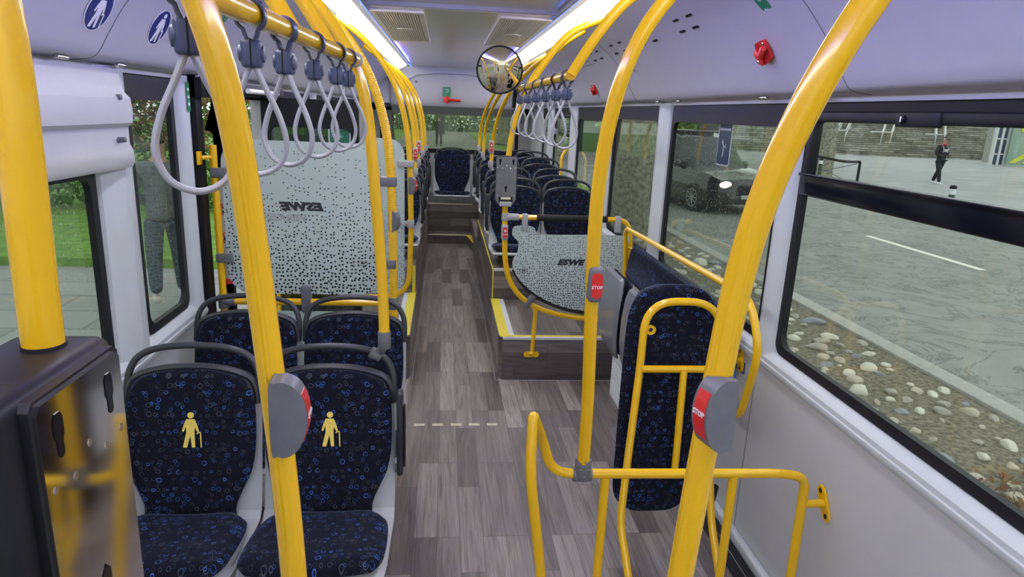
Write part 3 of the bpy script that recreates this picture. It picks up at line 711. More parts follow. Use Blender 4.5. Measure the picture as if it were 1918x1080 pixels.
def make_seat(label, handle=True, arm=False, base=.34, tall=0, symbol=False, name='bus_seat', group=None):
    t = thing(name, label, 'seat', group=group)
    T = .030
    z = lambda q: .385 + (q - .385) * (1 + tall)
    back = [(.385, -.125, .150), (.42, -.115, .150), (.47, -.106, .170), (.53, -.094, .198), (.60, -.078, .211), (.68, -.060, .213), (.75, -.046, .210), (.79, -.038, .202), (.825, -.031, .186), (.848, -.027, .160), (.862, -.024, .120), (.870, -.023, .075), (.874, -.022, .03)]
    rows = [((0, y, z(q)), wd, (0, -.97, .22)) for q, y, wd in sp2(back, 3)]
    bm = BM(); slab(bm, rows, T, 18, dish=.018, edge=6); obj('backrest', bm, 'fabric', t, label='navy fabric with small blue and grey rings')
    cush = [(-.135, .372, .150), (-.16, .378, .165), (-.20, .386, .200), (-.26, .393, .213), (-.34, .402, .217), (-.40, .410, .217), (-.455, .413, .212), (-.475, .408, .200), (-.490, .400, .18)]
    rows = [((0, y, q), wd, (0, -.06, 1)) for y, q, wd in sp2(cush, 3)]
    bm = BM(); slab(bm, rows, T, 18, dish=.014, edge=6); obj('cushion', bm, 'fabric', t, label='navy fabric with small blue and grey rings')
    shl = [(-.512, .385, .20, 0), (-.495, .385, .216, 0), (-.42, .385, .223, 0), (-.30, .376, .223, 0), (-.20, .366, .223, 5), (-.135, .362, .223, 25), (-.105, .385, .223, 60), (-.092, .43, .223, 78), (-.075, .50, .223, 78), (-.050, .62, .223, 78), (-.022, .74, .222, 78), (-.008, .79, .214, 78), (-.004, .835, .188, 80), (-.003, .866, .125, 80), (-.003, .876, .06, 80)]
    rows = []
    for a, b in zip(shl, shl[1:] + [None]):
        for k in range(3 if b else 1):
            f = k / 3; c = a if not b else tuple(p + (q - p) * f for p, q in zip(a, b)); an = rad(c[3])
            rows.append(((0, c[0], z(c[1]) if c[1] > .4 else c[1]), c[2], (0, -sin(an), cos(an))))
    bm = BM(); slab(bm, rows, .013, 14, edge=12, back=1.2); obj('shell', bm, 'shell', t)
    if handle:
        bm = BM(); tube(bm, spline([(-.214, -.03, .755), (-.215, -.018, .81), (-.208, -.004, .862), (-.178, .008, .908), (-.11, .013, .935), (0, .014, .944), (.11, .013, .935), (.178, .008, .908), (.208, -.004, .862), (.215, -.018, .81), (.214, -.03, .755)], 4), .0115, 12, ry=.0125); obj('handle', bm, 'handle_black', t)
        bm = BM(); tube(bm, spline([(-.213, -.035, .755), (-.206, -.026, .805), (-.180, -.021, .846), (-.10, -.018, .872), (0, -.017, .880), (.10, -.018, .872), (.180, -.021, .846), (.206, -.026, .805), (.213, -.035, .755)], 4), .012, 12, ry=.018); obj('top_cap', bm, 'handle_black', t)
    else:
        bm = BM(); tube(bm, spline([(-.213, -.03, z(.775)), (-.205, -.022, z(.825)), (-.175, -.018, z(.868)), (-.10, -.015, z(.893)), (0, -.014, z(.900)), (.10, -.015, z(.893)), (.175, -.018, z(.868)), (.205, -.022, z(.825)), (.213, -.03, z(.775))], 4), .010, 12, ry=.02); obj('top_cap', bm, 'handle_black', t)
    if arm:
        A = (lambda bm_: (bmesh.ops.scale(bm_, vec=(-1, 1, 1), verts=bm_.verts), bmesh.ops.reverse_faces(bm_, faces=bm_.faces)) if arm < 0 else None)
        bm = BM(); box(bm, (.229, -.10, .50), (.251, -.045, .815), .010); A(bm); ar = obj('armrest', bm, 'handle_black', t)
        bm = BM(); box(bm, (.252, -.085, .53), (.259, -.055, .76), .003); A(bm); obj('armrest_pad', bm, 'rubber', ar)
        bm = BM(); lathe(bm, (.222, -.07, .52), (1, 0, 0), [(0, .016), (.010, .016)], 14); A(bm); obj('pivot', bm, 'grey_clamp', ar)
    if base:
        bm = BM(); box(bm, (-.16, -.42, .335), (.16, -.12, .36), .005); box(bm, (-.03, -.33, .36 - base + .02), (.03, -.23, .34), .006); box(bm, (-.07, -.38, .36 - base), (.07, -.18, .36 - base + .015), .003); obj('pedestal', bm, 'black', t)
    if symbol:
        bm = BM(); m4 = frame((.005, -.0605 - .0320, .683), (1, 0, 0), (0, .195, .98)); icon_person(bm, .120, m4, .0012); obj('priority_symbol', bm, 'symbol', t, sm=False, label='yellow printed person with a walking stick')
    return t
def put(o, x, y, z): o.location = (x, y, z)
fresh = {}
def seat(kind, x, y, z, label, group, **k):
    if kind not in fresh: fresh[kind] = o = make_seat(label, **k)
    else: o = copy_tree(fresh[kind])
    o['label'] = label; o['group'] = group; put(o, x, y, z); return o
gF = 'double seats before the left glass screen'
seat('pri_arm', -.47, 2.22, 0.0, 'front aisle seat with yellow walking stick figure and black folded armrest', gF, arm=True, symbol=True)
seat('pri', -.925, 2.22, 0, 'front seat by the left wall with yellow walking stick figure', gF, symbol=True)
seat('plain', -.47, 2.87, -.005, 'plain aisle seat directly behind the front seat with armrest', gF)
seat('plain', -.925, 2.87, -.005, 'plain seat by the left wall between the front seat and the glass screen', gF)
gR = 'forward facing seats on the right platform'; gL = 'forward facing seats on the left platform'
R_rows = [(5.74, .265, .52, 'first'), (6.45, .30, .52, 'second'), (7.45, .335, .515, 'third'), (8.2, .36, .51, 'fourth')]
for i, (y, z, x, nm) in enumerate(R_rows):
    seat('arm_high', x, y, z, 'aisle seat of the %s row behind the right dotted screen' % nm, gR, arm=-1, base=.11)
    seat('high', x + .455, y, z, 'window seat of the %s row behind the right dotted screen' % nm, gR, base=.11)
for i, (y, z, x, nm) in enumerate([(6.05, .26, -.52, 'first'), (6.8, .28, -.52, 'second'), (7.6, .31, -.515, 'third'), (8.3, .33, -.51, 'fourth')]):
    seat('arm_left', x, y, z, 'aisle seat of the %s row behind the left door' % nm, gL, arm=1, base=.11)
    seat('high', x - .455, y, z, 'window seat of the %s row behind the left door' % nm, gL)
for x, nm in ((-.965, 'far left seat of the rear bench under the rear window'), (-.515, 'second seat from the left on the rear bench'), (.02, 'middle seat of the rear bench facing the aisle'), (.53, 'fourth seat from the left on the rear bench'), (.978, 'far right seat of the rear bench beside the service hatch')):
    o = seat('bench', x, 9.68, .235, nm, 'seats of the rear bench', handle=False, base=0, tall=.20)
    if nm.startswith('middle'): o.scale = (1.17, 1, 1)

# ================================================================== POLES AND RAILS
R0 = .0185
def clamp_at(bm, p, ax, r=.024, h=.045): lathe(bm, V(p) - V(ax).normalized() * h / 2, ax, [(0, r * .93), (.004, r), (h - .004, r), (h, r * .93)], 20)
def half_button(parent, p, side, up_, h=.115, red=True, fwd=(0, -1, 0), th=.036):
    """half-moon stop button; side = direction of the bulge"""
    u = V(side).normalized(); m4 = frame(p, u, up_); m4 = M.Translation(-m4.col[2].to_3d() * th / 2) @ m4
    k = h / .115
    out = [(-.016, -.046), (-.008, -.054), (.006, -.055), (.021, -.043), (.031, -.020), (.034, .003), (.031, .026), (.021, .047), (.006, .057), (-.008, .056), (-.016, .048)]
    o2 = [(a.x, a.y) for a in spline([(x * k, y * k, 0) for x, y in out], 4, True)]
    bm = BM(); poly(bm, o2, th, m4); bmesh.ops.bevel(bm, geom=[e for e in bm.edges if len(e.link_faces) == 2 and e.calc_face_angle(0) > 1.2], offset=.004, segments=3, affect='EDGES')
    b = obj('stop_button', bm, 'grey_clamp', parent)
    if red:
        rim = [(.0245, -.034), (.030, -.018), (.0325, .003), (.030, .024), (.0245, .038)]
        a = [V((x * k + .0028, y * k, 0)) for x, y in rim]; c = [V((x * k - .007, y * k, 0)) for x, y in rim]
        P = spline(a, 4) + spline(c, 4)[::-1]
        bm = BM(); poly(bm, [(q.x, q.y) for q in P], th * .72, m4 @ M.Translation((0, 0, th * .14))); obj('push_plate', bm, 'red', b)
        z = m4.col[2].to_3d(); uu = m4.col[0].to_3d(); vv = m4.col[1].to_3d()
        c0 = V(m4 @ V((.0357 * k, .004, th / 2)))
        f4 = frame(c0, -z if True else z, vv)
        if f4.col[2].to_3d().dot(uu) < 0: f4 = frame(c0, z, vv)
        bm = BM(); text(bm, 'STOP', .011, f4, .0002, thick=.0006); obj('lettering', bm, 'white', b, sm=False)
    return b
def front_button(parent, p, h=.10, w_=.043, hand=False, small=False):
    """button wrapped on a pole, facing the camera end"""
    x, y, z = p; bm = BM(); box(bm, (x - w_ / 2, y - .036, z - h / 2), (x + w_ / 2, y + .022, z + h / 2), .011); b = obj('stop_button', bm, 'grey_light' if hand else 'grey_clamp', parent)
    m4 = FR_F(x, y - .0355, z); bm = BM(); poly(bm, rrect(w_ * .72, h * .70, w_ * .3, 5), .006, m4)
    obj('push_plate', bm, 'red', b)
    m5 = m4 @ M.Translation((0, 0, .0065)); bm = BM()
    text(bm, 'STOP', w_ * .30, m5 @ M.Translation((0, -.004 if not hand else -h * .10, 0)), .0002, thick=.0005)
    if hand:
        s = w_ * .32; o = h * .10
        poly(bm, rrect(s * .8, s * .7, s * .2, 3, 0, o), .0006, m5)
        for k, (dx, hh) in enumerate(((-.3, .7), (-.1, .85), (.1, .85), (.3, .7))): poly(bm, rrect(s * .16, s * hh, s * .07, 2, dx * s, o + s * .55), .0006, m5)
        poly(bm, [(s * .35, o - s * .2), (s * .75, o + s * .2), (s * .65, o + s * .32), (s * .3, o + s * .1)], .0006, m5)
    obj('lettering', bm, 'white', b, sm=False); return b
def flange(bm, p, n, r=.03, h=.006): lathe(bm, p, n, [(0, r), (h, r), (h + .001, r * .9)], 20)
def pole(label, pts, r=R0, fl=None, name='grab_pole', smooth_=True, mat='yellow', group=None):
    t = thing(name, label, 'pole', tuple(pts[0]), group=group)
    bm = BM(); tube(bm, relax(spline(pts, 8), .03, 14) if smooth_ else pts, r, 20); o = obj('tube', bm, mat, t)
    if fl:
        for p, n in fl:
            bm = BM(); flange(bm, p, n, .036); obj('flange', bm, 'yellow', t)
    return t
def profile_pts(side, y, z0, x0=.30, yt=None):
    tab = [(0, 0), (1.0, 0), (1.5, .012), (1.70, .040), (1.88, .095), (2.0, .160), (2.10, .24), (2.18, .33), (2.245, .44)]
    zs = [z0] + [z for z, _ in tab if z > z0 + .05]
    yt = y if yt is None else yt
    return [(side * (x0 + interp(tab, z)), y + (yt - y) * max(0, (z - 1.5) / .745) ** 1.5, z) for z in zs]
cv_n = lambda s: (-s * .4, 0, -.9)
# nearest poles
p1 = pole('thick yellow pole with grey half-moon stop button before the front left seats', [(-.29, .88, 0), (-.298, .89, .6), (-.311, .90, 1.126), (-.336, .925, 1.41), (-.350, .915, 1.635), (-.360, .893, 1.78), (-.405, .885, 1.93), (-.51, .90, 2.09), (-.71, .93, 2.24)], .0190, [((-.29, .88, 0), (0, 0, 1))])
half_button(p1, (-.309, .888, 1.325), (1, .04, 0), (.05, 0, 1))
p2 = pole('thick yellow pole with red and grey stop button, nearest on the right', [(.29, .93, 0), (.292, .92, .6), (.301, .89, 1.09), (.312, .87, 1.43), (.322, .85, 1.63), (.367, .82, 1.81), (.41, .80, 1.91), (.52, .79, 2.07), (.71, .79, 2.24)], .0205, [((.29, .93, 0), (0, 0, 1))])
half_button(p2, (.308, .850, 1.345), (-.97, -.24, 0), (-.05, 0, 1), h=.112)
p0 = pole('thickest yellow pole at the left edge, running into the black device mount', [(-.445, .60, .9), (-.444, .60, 1.5), (-.440, .60, 1.70), (-.436, .60, 1.80), (-.46, .60, 1.95), (-.56, .60, 2.12), (-.71, .60, 2.24)], .0168)
pm = pole('yellow pole with red STOP button standing on the wheelchair bay rail', [(.36, 1.86, .66), (.352, 1.83, .9), (.330, 1.78, 1.2), (.312, 1.74, 1.5), (.316, 1.71, 1.70), (.345, 1.69, 1.87), (.40, 1.69, 1.99), (.52, 1.70, 2.12), (.72, 1.72, 2.24)], .0190)
front_button(pm, (.328, 1.765, 1.305), .10, .042)
bm = BM(); clamp_at(bm, (.36, 1.862, .675), (0, 0, 1), .026, .07); clamp_at(bm, (.36, 1.87, .650), (1, 0, 0), .024, .06)
cl = obj('clamp', bm, 'grey_clamp', pm)
for dx, dz in ((-.012, .02), (.012, .02), (0, .045), (0, -.005)): bm = BM(); lathe(bm, (.36 + dx, 1.838, .665 + dz), (0, -1, 0), [(0, .004), (.003, .004)], 8); obj('screw', bm, 'metal', cl)
# strap rail on the left with its seat-handle pole
p3 = pole('yellow pole rising from the handle of the front aisle seat to the strap rail', [(-.285, 2.19, .99), (-.292, 2.2, 1.2), (-.316, 2.2, 1.535), (-.332, 2.2, 1.75), (-.362, 2.2, 1.870), (-.40, 2.2, 1.94), (-.483, 2.2, 2.055), (-.60, 2.2, 2.17), (-.72, 2.2, 2.245)], .0182)
bm = BM(); clamp_at(bm, (-.285, 2.19, .985), (0, 0, 1), .022, .06); tube(bm, [(-.285, 2.19, .965), (-.30, 2.215, .935)], .016, 12); clamp_at(bm, (-.318, 2.226, .918), (1, 0, -.55), .020, .04); obj('clamp', bm, 'grey_clamp', p3)
def rail(label, y0, y1, xf, z, hang, name='strap_rail'):
    t = thing(name, label, 'rail', (xf(y0), y0, z))
    bm = BM(); y0 = y0
    tube(bm, [(xf(y), y, z) for y in [y0 + (y1 - y0) * k / 6 for k in range(7)]], .0188, 20); obj('tube', bm, 'yellow', t)
    for y in hang:
        x = xf(y); s = -1 if x < 0 else 1
        bm = BM(); tube(bm, relax(spline([(x, y, z), (x + s * .03, y, z + .055), (s * (abs(x) + .10), y, z + .16), (s * (abs(x) + .20), y, z + .275), (s * .72, y, 2.24)], 6), .03, 6), .0185, 16); obj('hanger', bm, 'yellow', t)
    for y in (y1,):
        bm = BM(); clamp_at(bm, (xf(y), y, z), (0, 1, 0), .0225, .03); obj('end_clamp', bm, 'grey_light', t)
    return t
xL = lambda y: -.412 + (y - 1.05) * .040
xR = lambda y: .348 - (y - 2.43) * .004
rail('yellow overhead strap rail on the left with the larger grey loops', .90, 2.19, xL, 1.888, (1.46, 1.83))
rail('yellow overhead strap rail on the right behind the round mirror', 2.43, 4.18, xR, 1.888, (2.43, 3.6))
def strap(label, x, y, z, rz, group, first=[None]):
    if first[0] is None:
        t = thing('hanging_strap', label, 'strap', group=group); first[0] = t
        bm = BM()
        a = [(.0235 * cos(rad(k)), 0, .0235 * sin(rad(k))) for k in range(-60, 241, 15)]
        pts = [(.005, 0, -.038), (.009, 0, -.030)] + a + [(-.009, 0, -.030), (-.005, 0, -.038)]
        tube(bm, pts, .0035, 10, ry=.012, up=None); obj('hanger_ring', bm, 'strap_ring', t)
        bm = BM(); box(bm, (-.0165, -.014, -.080), (.0165, .014, -.036), .006); lathe(bm, (.0165, 0, -.058), (1, 0, 0), [(-.002, .014), (.003, .013), (.005, .006)], 16); lathe(bm, (-.0165, 0, -.058), (-1, 0, 0), [(-.002, .014), (.003, .013), (.005, .006)], 16); bk = obj('block', bm, 'strap_block', t)
        bm = BM(); box(bm, (-.0012, -.0146, -.081), (.0012, .0146, -.035)); obj('seam', bm, 'black', bk)
        bm = BM()
        P = spline([(.004, 0, -.076), (.017, 0, -.108), (.038, 0, -.155), (.048, 0, -.200), (.034, 0, -.238), (0, 0, -.253), (-.034, 0, -.238), (-.048, 0, -.200), (-.038, 0, -.155), (-.017, 0, -.108), (-.004, 0, -.076)], 5)
        tube(bm, P, .0048, 12, ry=.0075, up=(0, 0, 1) if False else None); obj('loop', bm, 'strap', t)
        o = t
    else: o = copy_tree(first[0])
    o['label'] = label; o['group'] = group; o.location = (x, y, z); o.rotation_euler = (0, 0, rz); return o
gl = 'grey strap loops hanging from the left rail'; gr = 'grey strap loops hanging from the right rail'
names = ['nearest grey strap loop on the left, hanging beside the thick yellow pole', 'second nearest grey strap loop on the left rail', 'third grey strap loop along the left rail from the camera', 'fourth grey strap loop along the left rail from the camera', 'fifth grey strap loop along the left rail, overlapping the last one', 'farthest grey strap loop at the far end of the left rail']
for y, n_, rz in zip((.935, 1.19, 1.39, 1.635, 1.89, 2.06), names, (.35, .12, -.15, .1, .3, .15)): strap(n_, xL(y), y, 1.884, rz, gl)
names = ['nearest and largest grey strap loop on the right rail', 'second nearest grey strap loop on the right rail', 'third grey strap loop along the right rail from the camera', 'fourth grey strap loop along the right rail from the camera', 'fifth grey strap loop along the right rail, next to the last', 'farthest grey strap loop on the right rail, beside the mirror arm']
for y, n_, rz in zip((2.50, 2.73, 3.02, 3.32, 3.66, 4.02), names, (.1, -.5, .15, -.1, .3, .1)): strap(n_, xR(y), y, 1.884, rz, gr)

# left glass screen
YS = 3.2
sc_ = thing('glass_screen', 'large white dotted glass screen with mirrored lettering before the left door', 'screen', (-.75, YS, .35))
def outline(w0, w1, z0, z1, r=.09): return rrect(w1 - w0, z1 - z0, r, 7, (w0 + w1) / 2, (z0 + z1) / 2)
m4 = FR_F(0, YS, 0)
bm = BM(); poly(bm, outline(-1.105, -.385, .862, 1.585, .11), .006, m4, -.003); pn = obj('pane', bm, 'dots_big', sc_, sm=False)
mir = lambda x, z: FR_F(x, YS - .0045, z) @ M.Scale(-1, 4, V((1, 0, 0)))
def flipfix(bm): bmesh.ops.recalc_face_normals(bm, faces=bm.faces)
bm = BM(); text(bm, 'ESWE', .050, mir(-.745, 1.285) @ M.Scale(1.45, 4, V((1, 0, 0))), .0035, .28, .0005, 1.05); flipfix(bm); obj('lettering', bm, 'text_dark', pn, sm=False, label='bold black mirrored lettering')
bm = BM(); text(bm, 'VERKEHR', .046, mir(-.845, 1.232) @ M.Scale(1.25, 4, V((1, 0, 0))), 0, .25, .0005, 1.02, outline=True); tube(bm, [mir(-.61, 1.285) @ V(q) for q in ((-.02, -.016, 0), (.01, -.016, 0), (.02, .016, 0), (-.01, .016, 0))], .0009, 6, closed=True); flipfix(bm); obj('outline_lettering', bm, 'grey_light', pn, sm=False, label='thin outlined mirrored lettering')
bm = BM(); ringpoly(bm, rrect(.045, .02, .003, 2), rrect(.041, .016, .003, 2), .0005, FR_F(-.475, YS - .0045, 1.02)); poly(bm, rrect(.02, .006, .001, 1), .0005, FR_F(-.475, YS - .0045, 1.02)); obj('glass_mark', bm, 'text_dark', pn, sm=False)
bm = BM(); poly(bm, outline(-1.05, -.40, .30, .775, .05), .006, m4, -.003); obj('lower_pane', bm, 'dots_low', sc_, sm=False)
bm = BM(); tube(bm, [(-1.135, YS, 0), (-1.135, YS, 1.555)], .0165, 18); obj('post', bm, 'yellow', sc_)
bm = BM(); tube(bm, [(-1.135, YS - .0, 1.50), (-1.172, YS - .06, 1.50)], .010, 12); box(bm, (-1.18, YS - .09, 1.47), (-1.168, YS - .045, 1.53), .004); obj('wall_bracket', bm, 'yellow', sc_)
bm = BM(); tube(bm, [(-1.135, YS, .822), (-.345, YS, .822)], .0170, 18); obj('cross_rail', bm, 'yellow', sc_)
bm = BM(); tube(bm, relax(spline(profile_pts(-1, YS, 0, .330), 8), .03, 14), .0194, 20); rb = obj('ribbed_pole', bm, 'yellow', sc_)
bm = BM(); P = relax(relax(spline(profile_pts(-1, YS, .0, .330), 8), .03, 14), .0028, 0); P = [p for p in P if .60 < p.z < 2.21]
tube(bm, P, .0208, 16, rfun=lambda k, n=len(P): 1.0 + (.045 if int(round(k * (n - 1))) % 3 == 0 else 0))
obj('grip_ribs', bm, 'yellow', rb)
half_button(sc_, (-.330, YS - .003, 1.228), (.9, -.4, 0), (0, 0, 1), h=.105, red=False)
for (x0, x1, z) in ((-1.15, -1.075, 1.432), (-1.15, -1.075, 1.035), (-.412, -.312, 1.415), (-.395, -.315, 1.02)):
    bm = BM(); box(bm, (x0, YS - .024, z - .022), (x1, YS + .024, z + .022), .006); c_ = obj('clamp', bm, 'grey_clamp', sc_)
    for k in (.2, .5, .8):
        bm = BM(); lathe(bm, (x0 + (x1 - x0) * k, YS - .0245, z + (.006 if k == .5 else -.004)), (0, -1, 0), [(0, .004), (.002, .0035)], 8); obj('screw', bm, 'metal_dark', c_)
bm = BM(); box(bm, (-.768, YS - .022, .775), (-.722, YS + .022, .905), .006); obj('pane_clamp', bm, 'grey_clamp', sc_)
bm = BM(); clamp_at(bm, (-.345, YS, .822), (1, 0, 0), .024, .05); clamp_at(bm, (-.330, YS, .822), (0, 0, 1), .0245, .06); obj('joint', bm, 'grey_clamp', sc_)
bm = BM(); clamp_at(bm, (-1.11, YS, .822), (1, 0, 0), .024, .06); clamp_at(bm, (-1.135, YS, .822), (0, 0, 1), .024, .07); obj('joint', bm, 'grey_clamp', sc_)
# white edge board with two prohibition stickers
bd = thing('warning_board', 'narrow white board with two red prohibition stickers beside the left glass screen', 'board', (-1.105, 3.24, .9))
bm = BM(); box(bm, (-1.142, 3.225, .92), (-1.092, 3.236, 1.41), .002); obj('board', bm, 'white_dim', bd)
bm = BM(); box(bm, (-1.142, 3.2235, .90), (-1.092, 3.2365, .925)); obj('red_end', bm, 'red', bd)
for z, nm in ((1.26, 'food_ban'), (1.125, 'dog_ban')):
    m4 = FR_F(-1.111, 3.2225, z)
    bm = BM(); ringpoly(bm, circ(.026), circ(.021), .0012, m4); tube(bm, [m4 @ V((-.017, .017, .001)), m4 @ V((.017, -.017, .001))], .002, 6); st_ = obj('prohibition_ring', bm, 'red', bd, sm=False)
    bm = BM()
    if z > 1.2: poly(bm, [(-.010, -.006), (.010, -.006), (.007, -.015), (-.007, -.015)], .0008, m4); poly(bm, circ(.006, 10, .004, .003), .0008, m4); poly(bm, rrect(.014, .004, .001, 1, -.002, .011), .0008, m4)
    else: poly(bm, [(-.012, -.012), (-.008, -.004), (-.012, .004), (-.002, .002), (.004, .014), (.008, .006), (.005, -.004), (.010, -.014), (.004, -.014), (-.002, -.005), (-.007, -.014)], .0008, m4)
    obj('pictogram', bm, 'black', st_, sm=False)

# left hoop behind the door
hp = thing('hoop_screen', 'yellow tube hoop with narrow dotted pane behind the left door', 'screen', (-.7, 4.24, .3))
pts = fillet([(-1.14, 4.24, .56), (-.31, 4.24, .56), (-.295, 4.24, 1.0)], .17, 9) + relax(spline([(-.295, 4.24, 1.05)] + profile_pts(-1, 4.24, 1.4, .295), 8), .03, 10)
bm = BM(); tube(bm, pts, .0175, 18); h_ = obj('tube', bm, 'yellow', hp)
bm = BM(); poly(bm, rrect(.77, .98, .1, 6, -.72, 1.08), .006, FR_F(0, 4.22, 0)); obj('pane', bm, 'dots_mid', hp, sm=False)
for z in (1.42, ): bm = BM(); box(bm, (-.375, 4.205, z - .02), (-.278, 4.265, z + .02), .006); obj('clamp', bm, 'grey_light', hp)
bm = BM(); tube(bm, fillet([(-.62, 4.24, 1.045), (-.30, 4.24, 1.045)], .01), .014, 14); obj('side_bar', bm, 'yellow', hp); bm = BM(); clamp_at(bm, (-.298, 4.24, 1.045), (0, 0, 1), .023, .05); clamp_at(bm, (-.35, 4.24, 1.045), (1, 0, 0), .018, .06); obj('joint', bm, 'grey_light', hp)
half_button(hp, (-.292, 4.235, 1.285), (.9, -.4, 0), (0, 0, 1), h=.11)

# right screen on the platform
rs = thing('hoop_screen', 'yellow tube hoop with low dotted glass screen and black bar on the right platform', 'screen', (.72, 4.2, .3))
YH = 4.2
up_part = [V(p) for p in profile_pts(1, YH, 1.3, .292)]
pts = [(1.17, YH, .432), (.95, YH, .436), (.70, YH, .462), (.52, YH, .515), (.40, YH, .60), (.335, YH, .70), (.308, YH, .82), (.300, YH, 1.0), (.294, YH, 1.2)]
bm = BM(); tube(bm, relax(spline(pts + [tuple(p) for p in up_part], 6), .03, 10), .0172, 18); obj('tube', bm, 'yellow', rs)
bm = BM(); tube(bm, fillet([(.30, YH, 1.112), (1.10, YH, 1.112), (1.13, YH, .95), (1.14, YH, .43)], .09, 8), .0165, 18); obj('top_rail', bm, 'yellow', rs)
bm = BM(); tube(bm, [(.50, YH, 1.112), (.96, YH, 1.112)], .0215, 18); obj('grip', bm, 'rubber', rs)
bm = BM(); clamp_at(bm, (.30, YH, 1.112), (0, 0, 1), .0235, .05); tube(bm, [(.30, YH, 1.112), (.33, YH, 1.112)], .019, 12); clamp_at(bm, (.345, YH, 1.112), (1, 0, 0), .022, .08); obj('joint', bm, 'grey_light', rs)
for x in (.425, 1.03): bm = BM(); box(bm, (x - .018, YH - .024, 1.03), (x + .018, YH + .012, 1.135), .005); obj('clamp', bm, 'grey_light', rs)
for (x, z, a) in ((.47, .545, .6), (1.0, .44, 0)):
    bm = BM(); box(bm, (-.018, -.024, -.03), (.018, .024, .065), .005); bm.transform(M.Translation((x, YH - .004, z)) @ M.Rotation(a, 4, 'Y')); obj('pane_clamp', bm, 'grey_clamp', rs)
gp = [(.347, 1.0), (.349, 1.04), (.372, 1.058), (.45, 1.060), (.49, 1.045), (.51, 1.012), (.60, 1.005), (1.09, 1.01), (1.105, .95), (1.105, .50), (.98, .485), (.80, .505), (.64, .545), (.50, .62), (.41, .70), (.362, .78), (.358, .84), (.385, .88), (.388, .95), (.358, .985)]
gps = [(p.x, p.y) for p in spline([(a, b, 0) for a, b in gp], 3, True)]
bm = BM(); poly(bm, gps, .006, FR_F(0, YH - .006, 0)); pn = obj('pane', bm, 'dots_small', rs, sm=False)
bm = BM(); tube(bm, spline([(.365, YH, .77), (.42, YH, .68), (.52, YH, .59), (.66, YH, .525), (.82, YH, .487), (1.1, YH, .475)], 5), .011, 10); obj('edge_seal', bm, 'rubber', rs)
bm = BM(); text(bm, 'ESWE', .050, FR_F(.735, YH - .0125, .825) @ M.Scale(1.25, 4, V((1, 0, 0))), .0035, .28, .0005, 1.10); obj('lettering', bm, 'text_dark', pn, sm=False)
bm = BM(); ringpoly(bm, rrect(.05, .022, .003, 2), rrect(.045, .017, .003, 2), .0005, FR_F(.43, YH - .0125, .765)); poly(bm, rrect(.022, .008, .001, 1), .0005, FR_F(.43, YH - .0125, .765)); obj('glass_mark', bm, 'text_dark', pn, sm=False)
bm = BM(); tube(bm, fillet([(.50, YH, .53), (.525, YH, .50), (.515, YH, .20), (.51, YH - .02, .185)], .02, 5), .0145, 14); obj('foot', bm, 'yellow', rs)
bm = BM(); poly(bm, rrect(.105, .038, .018, 5), .006, FR_F(.51, YH - .005, .188))
for dx in (-.036, .036): lathe(bm, (.51 + dx, YH - .011, .188), (0, -1, 0), [(0, .006), (.003, .005)], 8)
obj('foot_plate', bm, 'yellow', rs)
front_button(rs, (.298, YH, 1.015), .10, .040, hand=True)
# device plate on the same pole
def device_plate(t, m4, w_=.128, h=.30, matname='metal'):
    """local: x across, y up from bottom, z out"""
    out = [(-w_ / 2, .035), (-w_ / 2 + .025, 0), (w_ / 2 - .025, 0), (w_ / 2, .035), (w_ / 2, h - .006), (w_ / 2 - .006, h), (-w_ / 2 + .006, h), (-w_ / 2, h - .006)]
    bm = BM(); poly(bm, [(x * 1.06, h / 2 + (y - h / 2) * 1.03) for x, y in out], .014, m4, -.010); obj('backing', bm, 'black', t)
    bm = BM(); poly(bm, out, .003, m4, .004); pl = obj('plate', bm, matname, t, sm=False)
    for s in (-1, 1):
        bm = BM(); x = s * .041
        poly(bm, [(x + a * .85, h - .032 + b * .72) for a, b in ((-.008, -.002), (-.008, .018), (-.004, .025), (.004, .025), (.008, .018), (.008, -.002), (.005, -.008), (.005, -.024), (.002, -.028), (-.002, -.028), (-.005, -.024), (-.005, -.008))], .0012, m4, .0065); obj('keyhole', bm, 'black_gloss', pl, sm=False)
    bm = BM(); poly(bm, [(a, .105 + b) for a, b in ((-.007, -.002), (-.007, .010), (0, .018), (.007, .010), (.007, -.002), (.004, -.008), (.004, -.020), (0, -.024), (-.004, -.020), (-.004, -.008))], .0012, m4, .0065)
    obj('keyhole', bm, 'black_gloss', pl, sm=False)
    for x, y in ((-.055, .232), (.055, .232), (-.052, .06), (.052, .06), (0, .245), (-.026, .228), (.026, .228)):
        bm = BM(); c_ = m4 @ V((x, y, .006)); lathe(bm, c_, m4.col[2].to_3d(), [(0, .0042), (.0012, .0038), (.0016, .0015)], 12); obj('screw', bm, 'chrome', pl)
    return pl
dv = thing('device_mount', 'slim grey metal device plate fixed to the pole above the right screen', 'device', (.294, 4.15, 1.22))
m4 = FR_F(.292, 4.168, 1.19); device_plate(dv, m4, .128, .30, 'metal_dark')
bm = BM(); box(bm, (.25, 4.155, 1.205), (.336, 4.166, 1.243), .003); obj('window_cut', bm, 'black', dv)
bm = BM(); tube(bm, [(.262, 4.148, 1.233), (.322, 4.148, 1.233)], .008, 12); obj('cable_grip', bm, 'cream', dv)
bm = BM(); box(bm, (.255, 4.138, 1.185), (.33, 4.215, 1.215), .005); obj('clamp', bm, 'grey_light', dv)

